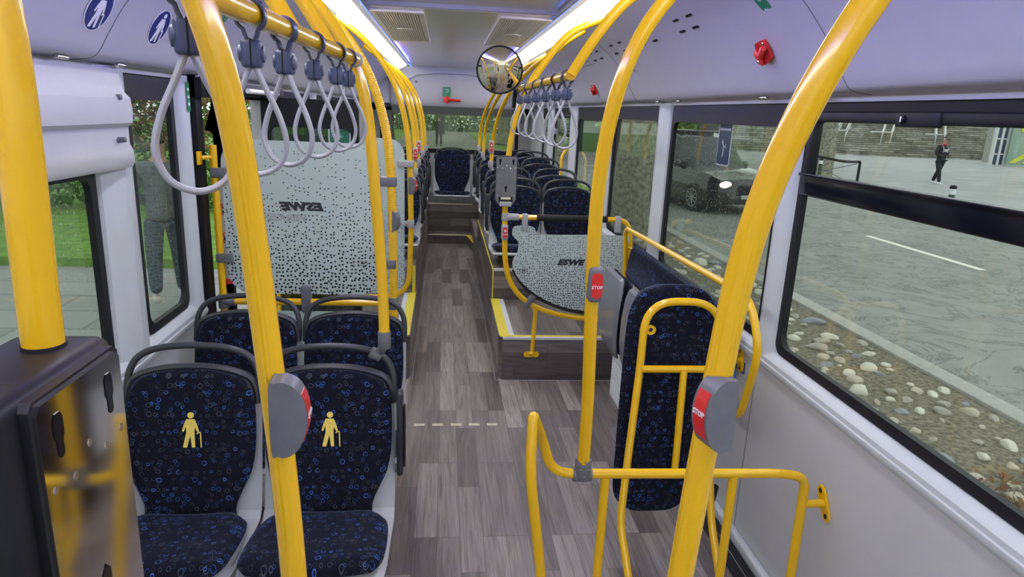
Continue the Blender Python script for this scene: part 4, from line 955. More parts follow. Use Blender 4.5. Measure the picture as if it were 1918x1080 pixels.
# black device mount near the camera
dm = thing('device_mount', 'large black device housing with bare metal back plate at the lower left edge', 'device', (-.45, .57, .9))
bm = BM(); box(bm, (-.49, .455, .95), (-.402, .640, 1.532), .014); obj('housing', bm, 'black', dm)
bm = BM(); tube(bm, [(-.443, .60, 1.52), (-.443, .60, 1.5345)], .0178, 24); obj('pole_socket', bm, 'rubber', dm)
m4 = frame((-.3985, .556, 1.215), (0, 1, 0), (0, 0, 1))
pl = device_plate(dm, m4, .132, .306, 'metal')

# ------------------------------------------------------------------ wheelchair bay rail in front
br = thing('bay_rail', 'low yellow tube rail with curled left end in front of the wheelchair bay', 'rail', (.7, 1.87, 0))
YB = 1.87
P = fillet([(.43, YB, .03), (.43, YB, .655)], .01)
main = fillet([(.33, 1.76, .16), (.245, 1.76, .17), (.222, 1.745, .40), (.172, 1.73, .74), (.178, 1.77, .905), (.225, 1.86, .78), (.262, YB, .655), (.40, YB, .651), (1.02, YB, .643), (1.115, YB, .628), (1.125, YB, .06)], [.05, .06, .08, .022, .05, .07, .05, .05, .09], 8)
bm = BM(); tube(bm, main, .0158, 18); obj('tube', bm, 'yellow', br)
bm = BM(); tube(bm, [(.335, 1.765, .16), (.44, 1.85, .14)], .0155, 14); obj('foot_bar', bm, 'yellow', br)
for x in (.437, .865):
    bm = BM(); tube(bm, [(x, YB, 0), (x, YB, .64)], .0150, 16); obj('upright', bm, 'yellow', br)
bm = BM(); tube(bm, [(1.12, YB, .528), (1.19, YB, .528)], .0135, 16); pp = obj('wall_arm', bm, 'yellow', br)
def wallplate(bm, y, z, w_=.045, h=.125, rot=0, x=1.198):
    m4 = FR_R(x, y, z) @ M.Rotation(rot, 4, 'Z'); out = [(0, h / 2), (.016, h / 2 - .010), (.022, h / 2 - .03), (.024, 0), (.022, -h / 2 + .03), (.016, -h / 2 + .010), (0, -h / 2), (-.016, -h / 2 + .01), (-.022, -h / 2 + .03), (-.024, 0), (-.022, h / 2 - .03), (-.016, h / 2 - .01)]
    poly(bm, out, .007, m4); return m4
bm = BM(); m_ = wallplate(bm, YB, .528, rot=.62); wp = obj('wall_plate', bm, 'yellow', br)
bm = BM()
for s in (-1, 1): lathe(bm, m_ @ V((0, s * .042, .007)), (-1, 0, 0), [(0, .009), (.001, .009)], 12)
obj('bolt', bm, 'black', wp)
bm = BM(); box(bm, (1.10, 1.79, 0), (1.17, 1.93, .008), .003); obj('floor_plate', bm, 'yellow', br)

# tall backrest board with its frame
wb = thing('wheelchair_backrest', 'tall narrow fabric backrest board with yellow frame in the wheelchair bay', 'backrest', (.83, 2.3, 0))
tabb = [(.165, .785, .03), (.17, .785, .07), (.185, .785, .11), (.215, .787, .145), (.27, .79, .165), (.40, .80, .172), (.60, .815, .180), (.80, .830, .186), (.93, .84, .188), (1.00, .845, .182), (1.05, .848, .162), (1.08, .85, .130), (1.10, .85, .085), (1.108, .85, .035)]
rows = []
for z, x, wd in sp2(tabb, 3): rows.append(((x, 2.40 + (z - .17) * .15, z), wd, (0, -.99, .14)))
bm = BM(); slab(bm, rows, .030, 18, edge=9, back=2.4)
for v in bm.verts: v.co.x += 0
o_ = obj('board', bm, 'fabric', wb, label='navy fabric board with blue and grey rings')
bm = BM(); tube(bm, fillet([(.64, 2.12, .02), (.625, 2.27, .20), (.665, 2.365, .50), (.695, 2.42, .80), (.70, 2.435, 1.065), (1.00, 2.435, 1.065), (1.035, 2.42, .80), (1.00, 2.365, .45), (1.0, 2.27, .20), (1.0, 2.12, .02)], [.06, .2, .2, .13, .13, .2, .2, .06], 8), .0155, 18); obj('frame', bm, 'yellow', wb)
bm = BM(); tube(bm, [(.695, 2.405, .795), (1.03, 2.405, .795)], .0150, 16); obj('cross_bar', bm, 'yellow', wb)
bm = BM(); tube(bm, [(.868, 2.40, .795), (.858, 2.355, .45), (.855, 2.345, .36)], .0145, 16); obj('centre_bar', bm, 'yellow', wb)
for x in (.728, 1.0):
    bm = BM(); ringpoly(bm, circ(.020, 20), circ(.009, 20), .006, FR_F(x, 2.437, .948)); obj('mounting_eye', bm, 'yellow', wb)
bm = BM(); tube(bm, [(1.0, 2.30, .24), (1.06, 2.40, .27)], .016, 12); obj('pivot', bm, 'black', wb)

# folding seats and padded bench back along the right wall
def fold(label, y0, y1, g):
    t = thing('folding_seat', label, 'seat', (.98, (y0 + y1) / 2, .3), group=g); ym = (y0 + y1) / 2; hw = (y1 - y0) / 2
    bm = BM(); rws = [((.845 + a, ym, z), w_, (-.99, 0, .12)) for z, a, w_ in [(.445, .045, .10), (.455, .035, .14), (.48, .022, .17), (.53, .008, .2), (.62, 0, .212), (.74, .002, .216), (.85, .014, .212), (.90, .022, .19), (.918, .028, .16)]]
    # slab works across x; build it across y by rotating
    rr = [((0, c[0] * -1, c[2]), w_ , (0, .99, .12)) for c, w_, n in rws]
    slab(bm, rr, .014, 14, edge=14, back=1.0); bm.transform(M.Translation((0, ym, 0)) @ M.Rotation(rad(90), 4, 'Z') @ M.Rotation(0, 4, 'X'))
    for v in bm.verts: v.co.x = abs(v.co.x)
    bmesh.ops.recalc_face_normals(bm, faces=bm.faces); obj('shell', bm, 'panel_grey', t)
    bm = BM(); rr = [((0, -(.885 + a), z), w_, (0, -.99, 0)) for z, a, w_ in [(.45, .03, .12), (.48, .02, .17), (.55, .005, .198), (.65, 0, .202), (.8, .005, .202), (.88, .015, .185), (.905, .02, .15)]]
    slab(bm, rr, .035, 14, edge=6, back=.6); bm.transform(M.Translation((0, ym, 0)) @ M.Rotation(rad(90), 4, 'Z'))
    for v in bm.verts: v.co.x = abs(v.co.x)
    bmesh.ops.recalc_face_normals(bm, faces=bm.faces); obj('cushion', bm, 'fabric', t)
    bm = BM(); tube(bm, [(.90, y0 + .05, .47), (1.12, y0 + .05, .42)], .014, 10); tube(bm, [(.90, y1 - .05, .47), (1.12, y1 - .05, .42)], .014, 10); box(bm, (1.08, y0 + .02, .36), (1.19, y1 - .02, .43), .008); obj('hinge_frame', bm, 'grey_clamp', t)
    return t
fold('folded grey tip-up seat nearer the right dotted screen', 3.32, 3.78, 'folded tip-up seats along the right wall')
fold('folded tip-up seat hidden partly behind the tall backrest board', 2.82, 3.27, 'folded tip-up seats along the right wall')
bb = thing('bench_back', 'long padded fabric back panel under the yellow rail along the right windows', 'backrest', (1.12, 3.3, .75))
bm = BM(); rr = [((0, -(1.105 + a), z), w_, (0, .98, .15)) for z, a, w_ in [(.742, .0, .70), (.75, 0, .745), (.78, 0, .765), (.86, .012, .77), (.93, .022, .765), (.962, .028, .745), (.972, .03, .70)]]
slab(bm, rr, .030, 60, edge=30, back=.5); bm.transform(M.Translation((0, 3.36, 0)) @ M.Rotation(rad(90), 4, 'Z'))
for v in bm.verts: v.co.x = abs(v.co.x)
bmesh.ops.recalc_face_normals(bm, faces=bm.faces); obj('pad', bm, 'fabric', bb)
bm = BM(); box(bm, (1.11, 2.62, .70), (1.13, 4.1, .76), .004); obj('lower_edge', bm, 'cream', bb)
br2 = thing('window_rail', 'yellow tube rail running along the right windows above the padded bench back', 'rail', (1.06, 3.2, .5))
bm = BM(); tube(bm, fillet([(1.085, 4.12, .50), (1.085, 4.12, .80), (1.045, 4.06, 1.085), (1.045, 2.28, 1.125), (1.06, 2.19, .95), (1.10, 2.35, .60), (1.14, 2.58, .56)], [.1, .08, .10, .2, .1], 8), .0150, 18); obj('tube', bm, 'yellow', br2)
for y, z, a in ((2.60, .762, .1), (2.60, .560, -.1)):
    bm = BM(); tube(bm, [(1.11, y - .03, z), (1.195, y, z)], .013, 14); obj('wall_arm', bm, 'yellow', br2)
    bm = BM(); m_ = wallplate(bm, y, z, rot=a + .2, h=.11); wp = obj('wall_plate', bm, 'yellow', br2)
    bm = BM()
    for s in (-1, 1): lathe(bm, m_ @ V((0, s * .036, .007)), (-1, 0, 0), [(0, .007), (.001, .007)], 12)
    obj('bolt', bm, 'black', wp)
bm = BM(); tube(bm, [(1.07, 4.12, .95), (1.12, 4.08, .94)], .010, 12); tube(bm, [(1.07, 4.12, .80), (1.12, 4.08, .80)], .010, 12); obj('bracket', bm, 'yellow', br2)
t = thing('call_button', 'round blue request button with lit centre on the right wall', 'button', (1.2, 2.66, .6)); m4 = FR_R(1.199, 2.68, .665)
bm = BM(); lathe(bm, m4 @ V((0, 0, 0)), (-1, 0, 0), [(0, .046), (.014, .044), (.018, .034)], 28); obj('bezel', bm, 'blue_light', t)
bm = BM(); lathe(bm, m4 @ V((0, 0, .018)), (-1, 0, 0), [(0, .030), (.006, .026)], 24); obj('push_cap', bm, 'button_light', t)
bm = BM(); poly(bm, rrect(.085, .05, .004, 2), .001, FR_R(1.199, 2.60, .735)); o = obj('info_sticker', bm, 'blue', sm=False)
bm = BM()
for k in range(4): poly(bm, rrect(.07, .003, .001, 1, 0, .015 - .01 * k), .0006, FR_R(1.1978, 2.60, .735))
tag(o, 'small dark blue text sticker on the right wall above the request button', 'sticker'); obj('printed_lines', bm, 'white_dim', o, sm=False)
t = thing('socket', 'small round charging socket below the blue request button', 'socket', (1.2, 2.66, .53)); bm = BM(); lathe(bm, (1.2, 2.66, .545), (-1, 0, 0), [(0, .024), (.006, .023), (.007, .016)], 20); obj('ring', bm, 'metal', t)
bm = BM(); lathe(bm, (1.193, 2.66, .545), (-1, 0, 0), [(0, .016), (.001, .015)], 16); obj('face', bm, 'black', t); bm = BM(); poly(bm, rrect(.022, .030, .002, 1), .001, FR_R(1.199, 2.66, .50)); obj('mark', bm, 'black', t, sm=False)

# poles of the rear rows, each standing on a seat handle
for side, y, z, x, nm, btn in ((1, 6.42, 1.275, .345, 'second right row', True), (1, 7.44, 1.30, .325, 'third right row', False), (1, 8.2, 1.33, .315, 'fourth right row', False),
                               (-1, 6.03, 1.215, .345, 'first left row', True), (-1, 6.78, 1.24, .345, 'second left row', True), (-1, 7.58, 1.285, .33, 'third left row', False), (-1, 8.28, 1.305, .32, 'fourth left row', False)):
    p_ = pole('curved yellow pole on the aisle seat handle of the %s' % nm, profile_pts(side, y, z, x, {6.42: 5.25, 7.44: 5.95, 8.2: 7.1}.get(y)), .0180, group='curved poles standing on rear seat handles')
    bm = BM(); clamp_at(bm, (side * x, y, z), (0, 0, 1), .023, .06); tube(bm, [(side * x, y, z - .02), (side * (x + .02), y + .01, z - .06)], .018, 12); obj('clamp', bm, 'grey_light', p_)
    if btn: front_button(p_, (side * x, y, z + .16 if side > 0 else z + .15), .12, .042, hand=True)
t = pole('bent yellow grab handle on the far right window pillar above the seats', fillet([(1.19, 7.02, 1.42), (1.115, 6.95, 1.345), (1.11, 6.93, .95)], .05, 6), .016, smooth_=False, name='pillar_grab_bar')
bm = BM(); lathe(bm, (1.11, 6.93, 1.07), (0, -1, 0), [(-.02, .03), (.02, .03)], 16); obj('clamp', bm, 'grey_light', t)

# convex mirror
mr = thing('round_mirror', 'round convex interior mirror with black rim at the end of the right strap rail', 'mirror', (.215, 4.0, 1.99)); c_ = V((.215, 4.0, 1.985)); ax = V((-.10, -1, -.16)).normalized()
bm = BM(); Rm = .134; lathe(bm, c_, ax, [(-.02, .02), (-.016, Rm * .8), (-.006, Rm), (.006, Rm), (.006, Rm - .008), (.002, Rm - .009)], 40); obj('rim', bm, 'black', mr)
bm = BM(); pr = [(.024 * (1 - (k / 8) ** 2) + .002, (Rm - .008) * k / 8) for k in range(8, -1, -1)]; lathe(bm, c_, ax, pr, 48); obj('mirror_glass', bm, 'mirror_tint', mr)
bm = BM(); tube(bm, [c_ - ax * .015 + V((.05, 0, -.05)), V((.32, 4.06, 1.90)), V((.325, 4.12, 1.82))], .010, 12); box(bm, (.305, 4.08, 1.78), (.325, 4.15, 1.90), .005); obj('bracket', bm, 'black', mr)

# ceiling vents
for side in (-1, 1):
    x0, x1, y0, y1 = (.225, .545, 4.25, 6.0); xm = side * (x0 + x1) / 2; w_ = x1 - x0
    t = thing('ceiling_vent', 'slatted white ceiling vent on the %s of the rear ceiling' % ('left' if side < 0 else 'right'), 'vent', (xm, 5.1, 2.29), group=None)
    m4 = frame((xm, (y0 + y1) / 2, 2.309), (1, 0, 0), (0, -1, 0))
    bm = BM(); ringpoly(bm, rrect(w_, y1 - y0, .01, 2), rrect(w_ - .05, y1 - y0 - .10, .01, 2), .014, m4); obj('frame', bm, 'grille', t)
    bm = BM(); poly(bm, rrect(w_ - .04, y1 - y0 - .09, .01, 2), .001, m4, .001); obj('backing', bm, 'black', t, sm=False)
    bm = BM(); n_ = 18
    for k in range(n_): box(bm, (xm - w_ / 2 + .03 + (w_ - .06) * k / (n_ - 1) - .0054, y0 + .05, 2.296), (xm - w_ / 2 + .03 + (w_ - .06) * k / (n_ - 1) + .0054, y1 - .05, 2.303))
    poly(bm, circ(.06, 20, 0, 0), .016, m4); obj('slat_panel', bm, 'grille', t, sm=False)

# signs and emergency hammers on the coves
def cf(side, x, y, off=.002):
    best = min((abs(cove_at(k / 100)[0] - x), k / 100) for k in range(100))[1]; return cove_frame(side, best, y, off)
for y, x, nm in ((2.11, 1.062, 'nearer'), (2.52, 1.062, 'farther')):
    t = thing('priority_sign', 'round blue sticker with white walking stick figure, %s of the two on the left' % nm, 'sign', (-x, y, 1.95)); m4 = cf(-1, x, y)
    bm = BM(); poly(bm, circ(.066, 36), .0008, m4); obj('rim', bm, 'white', t, sm=False)
    bm = BM(); poly(bm, circ(.061, 36), .0008, m4, .0009); obj('disc', bm, 'blue', t, sm=False)
    bm = BM(); icon_person(bm, .105, m4 @ M.Scale(1.15, 4, V((1, 0, 0))), .0006, .002); obj('pictogram', bm, 'white', t, sm=False)
def hammer(label, m4, sign=True, where=''):
    t = thing('emergency_hammer', label, 'hammer', tuple(m4.col[3].to_3d()))
    bm = BM(); poly(bm, [(-.04, .028), (-.028, .04), (.038, .036), (.042, .012), (.034, -.034), (-.03, -.042), (-.042, -.02)], .014, m4); bmesh.ops.bevel(bm, geom=list(bm.edges), offset=.002, segments=1, affect='EDGES'); h = obj('holder', bm, 'red', t)
    bm = BM(); P = [m4 @ V(q) for q in ((-.03, -.012, .022), (.045, .010, .026))]; tube(bm, P, .010, 12); lathe(bm, m4 @ V((-.026, -.040, .024)), m4.col[1].to_3d(), [(0, .004), (.012, .011), (.05, .011), (.062, .004)], 12)
    for k in range(5): lathe(bm, P[0].lerp(P[1], .35 + .14 * k), (P[1] - P[0]), [(-.003, .010), (0, .0125), (.003, .010)], 10)
    obj('hammer', bm, 'red', t)
    bm = BM()
    for q in ((.028, .026, .015), (-.026, -.02, .034)): lathe(bm, m4 @ V(q), m4.col[2].to_3d(), [(0, .007), (.003, .006), (.004, .002)], 10)
    obj('seal', bm, 'chrome', t); return t
def gsign(label, m4, w_=.055, h=.13):
    t = thing('emergency_sign', label, 'sign', tuple(m4.col[3].to_3d())); bm = BM(); poly(bm, rrect(w_, h, .002, 1), .001, m4); obj('plate', bm, 'green', t, sm=False)
    bm = BM(); k = h / .13; q = m4 @ M.Translation((0, 0, .0012)) @ M.Scale(w_ / .055, 4, V((1, 0, 0))) @ M.Scale(k, 4, V((0, 1, 0)))
    ringpoly(bm, rrect(.014, .042, .006, 3, 0, 0), rrect(.010, .038, .004, 3, 0, 0), .0006, q @ M.Translation((.004, .004, 0)) @ M.Rotation(-.35, 4, 'Z'))
    for a in range(0, 360, 30): tube(bm, [q @ V((-.004 + .004 * cos(rad(a)), .032 + .004 * sin(rad(a)), .0003)), q @ V((-.004 + .014 * cos(rad(a)), .032 + .014 * sin(rad(a)), .0003))], .0007, 5)
    tube(bm, [q @ V(p) for p in ((-.008, -.036, .0003), (0, -.044, .0003), (.008, -.036, .0003))], .0014, 5)
    obj('pictogram', bm, 'white', t, sm=False); return t
hammer('red emergency hammer holder on the near right cove behind the thick pole', cf(1, 1.048, 2.42) @ M.Rotation(.2, 4, 'Z'))
gsign('green break glass sign above the near right emergency hammer', cf(1, .918, 2.27), .066, .20)
hammer('red emergency hammer on the left cove behind the strap loops', cf(-1, 1.05, 3.02))
gsign('small green sign above the left emergency hammer', cf(-1, .985, 3.02), .05, .05)
hammer('red emergency hammer on the right cove beside the nearest right strap loop', cf(1, 1.075, 5.35))
hammer('red emergency hammer on the far right cove behind the last strap loops', cf(1, 1.075, 8.0))
gsign('small green sign on the rear overhead panel', FR_F(-.075, 9.768, 2.0), .11, .13)
t = thing('emergency_hammer', 'red emergency hammer lying across the rear overhead panel', 'hammer', (-.03, 9.78, 1.9))
bm = BM(); lathe(bm, (-.075, 9.79, 1.895), (0, -1, 0), [(-.02, .05), (.03, .048), (.036, .03)], 16); obj('holder', bm, 'red', t)
bm = BM(); tube(bm, [(-.06, 9.75, 1.893), (.12, 9.75, 1.887)], .018, 12); obj('hammer', bm, 'red', t)
t = thing('instruction_sticker', 'narrow white sticker with small drawing on the right cove between two poles', 'sticker', (1.05, 4.15, 2.0)); m4 = cf(1, 1.03, 4.1) @ M.Rotation(.05, 4, 'Z')
bm = BM(); poly(bm, rrect(.075, .20, .006, 2), .0008, m4); obj('sheet', bm, 'grey_sticker', t, sm=False)
bm = BM(); ringpoly(bm, rrect(.077, .202, .006, 2), rrect(.069, .194, .004, 2), .0006, m4, .001)
for k in range(9): poly(bm, rrect(.02 if k % 3 else .035, .005, .001, 1, 0, -.07 + .0175 * k), .0005, m4, .001)
obj('print', bm, 'white_dim', t, sm=False)
bm = BM()
for k in (-1, 1): poly(bm, rrect(.045, .004, .001, 1, 0, k * .086), .0005, m4, .0018); poly(bm, rrect(.004, .02, .001, 1, 0, k * .076), .0005, m4, .0018)
poly(bm, [(-.01, -.02), (0, .03), (.006, .0), (.018, -.01), (.018, -.016), (.002, -.008)], .0005, m4, .0018); obj('drawing', bm, 'black', t, sm=False)
t = thing('window_sticker', 'tall dark blue emergency exit sticker on the second right window', 'sticker', (1.23, 3.16, 1.6)); m4 = FR_R(1.2355, 3.14, 1.665)
bm = BM(); poly(bm, rrect(.155, .235, .02, 4), .0008, m4); obj('border', bm, 'white_dim', t, sm=False)
bm = BM(); poly(bm, rrect(.143, .223, .016, 4), .0008, m4, .0009); obj('face', bm, 'pane_blue', t, sm=False)
bm = BM(); text(bm, 'EMERGENCY EXIT', .0155, m4 @ M.Translation((0, .083, .002)), .0002, thick=.0003); text(bm, 'ISSUE DE SECOURS', .0145, m4 @ M.Translation((0, .052, .002)), .0002, thick=.0003)
for k in range(6): a = 2.2 * k; tube(bm, [m4 @ V((0, -.03, .002)), m4 @ V((.03 * cos(a), -.03 + .045 * sin(a), .002))], .0012, 6)
obj('lettering', bm, 'white_dim', t, sm=False)
# chrome catches along the lower cove edge
k_ = 0
for side, y, nm in ((1, 2.62, 'nearer of the pair above the near right window'), (1, 2.22, 'above the near right window, closest to the camera'), (1, 3.62, 'above the second right window pillar, near one'), (1, 3.98, 'above the second right window pillar, far one'), (1, 4.85, 'on the right beside the standing yellow pole'), (-1, 2.07, 'above the left cover panel, closest to the camera'), (-1, 2.42, 'above the left cover panel, by its far end'), (-1, 3.15, 'at the left door frame')):
    t = thing('panel_catch', 'small chrome panel catch ' + nm, 'catch', (side * 1.155, y, 1.84), group='chrome catches under the coves')
    bm = BM(); box(bm, (side * 1.155 - .009, y - .028, 1.843), (side * 1.155 + .009, y + .028, 1.854), .003); obj('plate', bm, 'chrome', t)
    bm = BM(); lathe(bm, (side * 1.155, y, 1.845), (0, 0, -1), [(0, .008), (.003, .006)], 10); obj('screw', bm, 'metal_dark', t)

# ================================================================== OUTSIDE
G = -.35
bm = BM(); box(bm, (-60, -30, G - .25), (2.2, 90, G - .12)); struct('ground_left', bm, 'pavement', sm=False)
bm = BM(); box(bm, (1.3, -30, G - .12), (4.22, 90, G)); 
vg = struct('verge', bm, 'soil', sm=False)
bm = BM(); box(bm, (4.22, -30, G - .12), (4.42, 90, G + .03), .01); struct('kerb', bm, 'kerb')
bm = BM(); box(bm, (4.40, -30, G - .14), (11.3, 90, G - .0)); struct('road', bm, 'asphalt', sm=False)
bm = BM(); box(bm, (11.3, -30, G - .14), (70, 90, G + .03)); struct('plaza', bm, 'pavement', sm=False)
bm = BM(); box(bm, (11.15, -30, G - .1), (11.35, 90, G + .045), .01); struct('far_kerb', bm, 'kerb')
for k, y in enumerate((-2.0, 3.4, 9.55, 18.5, 27.5)):
    bm = BM(); box(bm, (8.36, y, G - .01), (8.50, y + 3.0, G + .006)); o = obj('lane_marking', bm, 'roadpaint', sm=False)
    tag(o, 'white lane dash on the road seen through the near right window' if k == 2 else 'white lane dash farther along the road', 'road marking', 'lane dashes of the road')
# stones set in the verge
protos = []
for k in range(8):
    bm = BM(); bmesh.ops.create_icosphere(bm, subdivisions=3, radius=1); random.seed(40 + k)
    ax_ = [V((random.gauss(0, 1), random.gauss(0, 1), random.gauss(0, 1))).normalized() for _ in range(9)]; dd = [random.uniform(.55, .9) for _ in ax_]
    for v in bm.verts:
        c = v.co.copy()
        for a_, d_2 in zip(ax_, dd):
            q = c.dot(a_)
            if q > d_2: c -= a_ * (q - d_2) * .85
        v.co = V((c.x, c.y * random.uniform(.98, 1.02), c.z * .62))
    me = bpy.data.meshes.new('stone'); bm.to_mesh(me); bm.free(); smooth(me, 50); protos.append(me)
random.seed(11); n_ = 0; placed = []
mt = ['stone_a', 'stone_b', 'stone_c', 'stone_d', 'stone_a', 'stone_c', 'stone_b', 'stone_c']
for me, m_ in zip(protos, mt): me.materials.append(MATS[m_])
tries = 0
while n_ < 290 and tries < 9000:
    tries += 1; x = random.uniform(2.35, 4.12); y = random.uniform(2.4, 11.5); r = random.choice((.035, .045, .055, .065, .075, .09, .115)) * random.uniform(.8, 1.15)
    if y > 7 and random.random() < .4: continue
    if any((x - a) ** 2 + (y - b) ** 2 < (r + c) ** 2 * .95 for a, b, c in placed): continue
    if x < 2.8 and random.random() < .65: continue
    placed.append((x, y, r)); o = bpy.data.objects.new('stone', random.choice(protos)); col.objects.link(o)
    o.location = (x, y, G + r * .06); o.scale = (r * random.uniform(.55, .95), r * random.uniform(.8, 1.2), r * .8); o.rotation_euler = (random.uniform(-.2, .2), random.uniform(-.2, .2), random.uniform(0, 6.3))
    tag(o, 'pale rounded stone set in the soil verge between bus and kerb', 'stone', 'stones set in the soil verge'); n_ += 1
def foliage(bm, c, sz, n, s, seed=1, shape='box'):
    random.seed(seed); c = V(c)
    for _ in range(n):
        if shape == 'box': p = c + V([random.uniform(-1, 1) * q for q in sz])
        else:
            while True:
                d = V([random.uniform(-1, 1) for _ in range(3)])
                if d.length < 1: break
            d = d.normalized() * (.55 + .45 * random.random()); p = c + V([d[i] * sz[i] for i in range(3)])
        a = V((random.gauss(0, 1), random.gauss(0, 1), random.gauss(0, 1))).normalized(); b = a.orthogonal().normalized(); k = s * random.uniform(.6, 1.4)
        bm.faces.new([bm.verts.new(p + q) for q in (a * k, b * k * .45, -a * k, -b * k * .45)])
random.seed(3); bm = BM(); foliage(bm, (3.35, 3.2, G + .02), (.30, .28, .03), 160, .035, 5); o = obj('dry_grass', bm, 'leaf_brown', sm=False); tag(o, 'tuft of dry brown grass and weeds among the stones', 'grass', kind='stuff')
bm = BM(); foliage(bm, (3.02, 3.55, G + .03), (.05, .06, .03), 24, .03, 6, 'ball'); o = obj('weed', bm, 'leaf_lime', sm=False); tag(o, 'small bright green weed in the soil near the bus', 'plant')
# stairs across the plaza
bm = BM(); n = 34
for k in range(n):
    box(bm, (18, 50 + .36 * k, G), (66, 50 + .36 * (k + 1) + (0 if k < n - 1 else 6), G + .165 * (k + 1)))
struct('stone_staircase', bm, 'stair_stone', sm=False)
for i, x in enumerate((31.0, 34.9, 39.6)):
    t = thing('stair_railing', ('leftmost', 'middle', 'rightmost')[i] + ' white double railing climbing the stone stairs', 'railing', (x, 50, G), group='white stair railings')
    y0_, z0_, x1_ = 52.0, .62, x + 4.6 if i < 2 else x + 4.0
    A_, B_ = V((x, y0_, z0_ + .9)), V((x1_, 58.0, 4.3))
    for dx in (0, .8):
        D = V((dx, 0, 0)); bm = BM(); tube(bm, [A_ + D + V((-1.4, -.6, -.02)), A_ + D, B_ + D], .05, 8); obj('handrail', bm, 'rail_white', t)
        bm = BM(); tube(bm, [A_ + D + V((0, 0, -.45)), B_ + D + V((0, 0, -.45))], .035, 8); obj('lower_rail', bm, 'rail_white', t)
        for k in range(4):
            p = A_.lerp(B_, k / 3.0) + D; bm = BM(); tube(bm, [p - V((0, 0, .95)), p], .035, 8); obj('post', bm, 'rail_white', t)
bm = BM(); box(bm, (40.45, 47.0, G), (41.1, 47.8, 7)); struct('concrete_wall', bm, 'kerb', sm=False)
bt = thing('glass_booth', 'glass entrance booth with yellow stripes right of the stone stairs', 'booth', (40, 42, G))
bm = BM()
for x in (36.6, 37.05, 37.5): box(bm, (x - .08, 42.4, G), (x + .08, 42.6, 4.2))
for z in (.4, 1.4, 2.6): box(bm, (36.6, 42.44, z), (37.5, 42.54, z + .08))
obj('post_frame', bm, 'rail_white', bt, sm=False)
bm = BM(); box(bm, (36.65, 42.47, G + .1), (37.48, 42.52, 4)); obj('door_panel', bm, 'pane_blue', bt, sm=False)
bm = BM(); box(bm, (37.5, 42.2, G + .1), (45, 42.3, 4)); obj('front_panel', bm, 'booth_glass', bt, sm=False)
bm = BM()
for z in (2.65, 1.95): box(bm, (38.1, 42.16, z), (44.9, 42.19, z + .34))
for dx in (0, 1.0): poly(bm, [(37.6 + dx, -.1), (38.1 + dx, -.1), (41.4 + dx, 1.7), (41.4 + dx, 2.15)], .03, FR_F(0, 42.19, .0))
obj('stripe', bm, 'booth_yellow', bt, sm=False)
# bollards and barrier
for i, (x, y) in enumerate(((11.45, 14.25), (14.2, 24.6))):
    t = thing('bollard', 'short dark bollard with white band ' + ('on the plaza edge behind the walking person' if i == 0 else 'beside the left tree trunk'), 'bollard', (x, y, G), group='street bollards')
    bm = BM(); lathe(bm, (x, y, G), (0, 0, 1), [(0, .065), (.72, .065)], 16); obj('post', bm, 'dark_green', t)
    bm = BM(); lathe(bm, (x, y, G + .72), (0, 0, 1), [(0, .068), (.13, .068)], 16); obj('band', bm, 'white', t)
    bm = BM(); lathe(bm, (x, y, G + .85), (0, 0, 1), [(0, .07), (.05, .075), (.08, .05)], 16); obj('cap', bm, 'black', t)
t = thing('street_barrier', 'curved dark metal barrier in front of the left tree on the plaza', 'barrier', (13.3, 21, G))
bm = BM(); tube(bm, spline([(12.9, 24.6, G + .95), (13.3, 23.6, G + 1.05), (13.8, 22.6, G + .95), (14.1, 22.0, G + .98)], 5), .045, 8); tube(bm, [(14.1, 22.0, G + .98), (14.1, 22.0, G)], .045, 8); obj('tube', bm, 'black', t)
bm = BM(); tube(bm, [(13.1, 24, G + .9), (14.05, 22.1, G + .2)], .015, 6); tube(bm, [(14.05, 22.1, G + .9), (13.1, 24, G + .3)], .015, 6); obj('cross_wire', bm, 'metal_dark', t)
# trees
def tree(label, x, y, r, h, mat='bark', crown=None, seed=0, lean=0, g=G):
    t = thing('street_tree', label, 'tree', (x, y, g)); random.seed(seed)
    bm = BM(); pts = [(x, y, g - .05), (x + .02, y, g + .25), (x + lean * .3, y, g + h * .4), (x + lean, y, g + h)]
    P = spline(pts, 8); tube(bm, P, r, 24, rfun=lambda k: 1.35 - .35 * min(1, k * 6) - .25 * k)
    for v in bm.verts:
        a = math.atan2(v.co.y - y, v.co.x - x); k = 1 + .05 * sin(7 * a + v.co.z * 2) + .03 * sin(13 * a - v.co.z * 3); v.co.x = x + (v.co.x - x) * k; v.co.y = y + (v.co.y - y) * k
    obj('trunk', bm, mat, t)
    if crown:
        bm = BM(); foliage(bm, (x + lean, y, g + h + crown * .5), (crown, crown, crown * .7), 1400, .22, seed + 9, 'ball'); obj('foliage', bm, 'leaf', t, sm=False)
    return t
tree('thick tree trunk on the plaza left of the walking person', 15.7, 26.9, .36, 7, crown=4, seed=2)
tree('big tree trunk close outside the third right window', 3.36, 12.3, .40, 6.5, 'bark', 3.5, 3, .5)
tree('dark tree trunk on the verge behind the third right window', 4.05, 15.2, .42, 6.5, 'bark_dark', 3.5, 4)
tree('tree trunk on the grass seen through the far right windows', 5.3, 33, .45, 7, 'bark', 4, 5)
tree('tree trunk behind the dark car on the far pavement', 12.9, 33, .6, 7, 'bark_dark', 5, 6)
tree('dark tree trunk on the lawn seen at the left of the rear window', -4.0, 44, .75, 7, 'bark_dark', 5, 7)
tree('tree trunk at the right of the rear window', 4.3, 46, 1.0, 7, 'bark', 5, 8)
tree('tall thin tree at the middle of the rear window', -.5, 62, .4, 7, 'bark_dark', 5, 12)
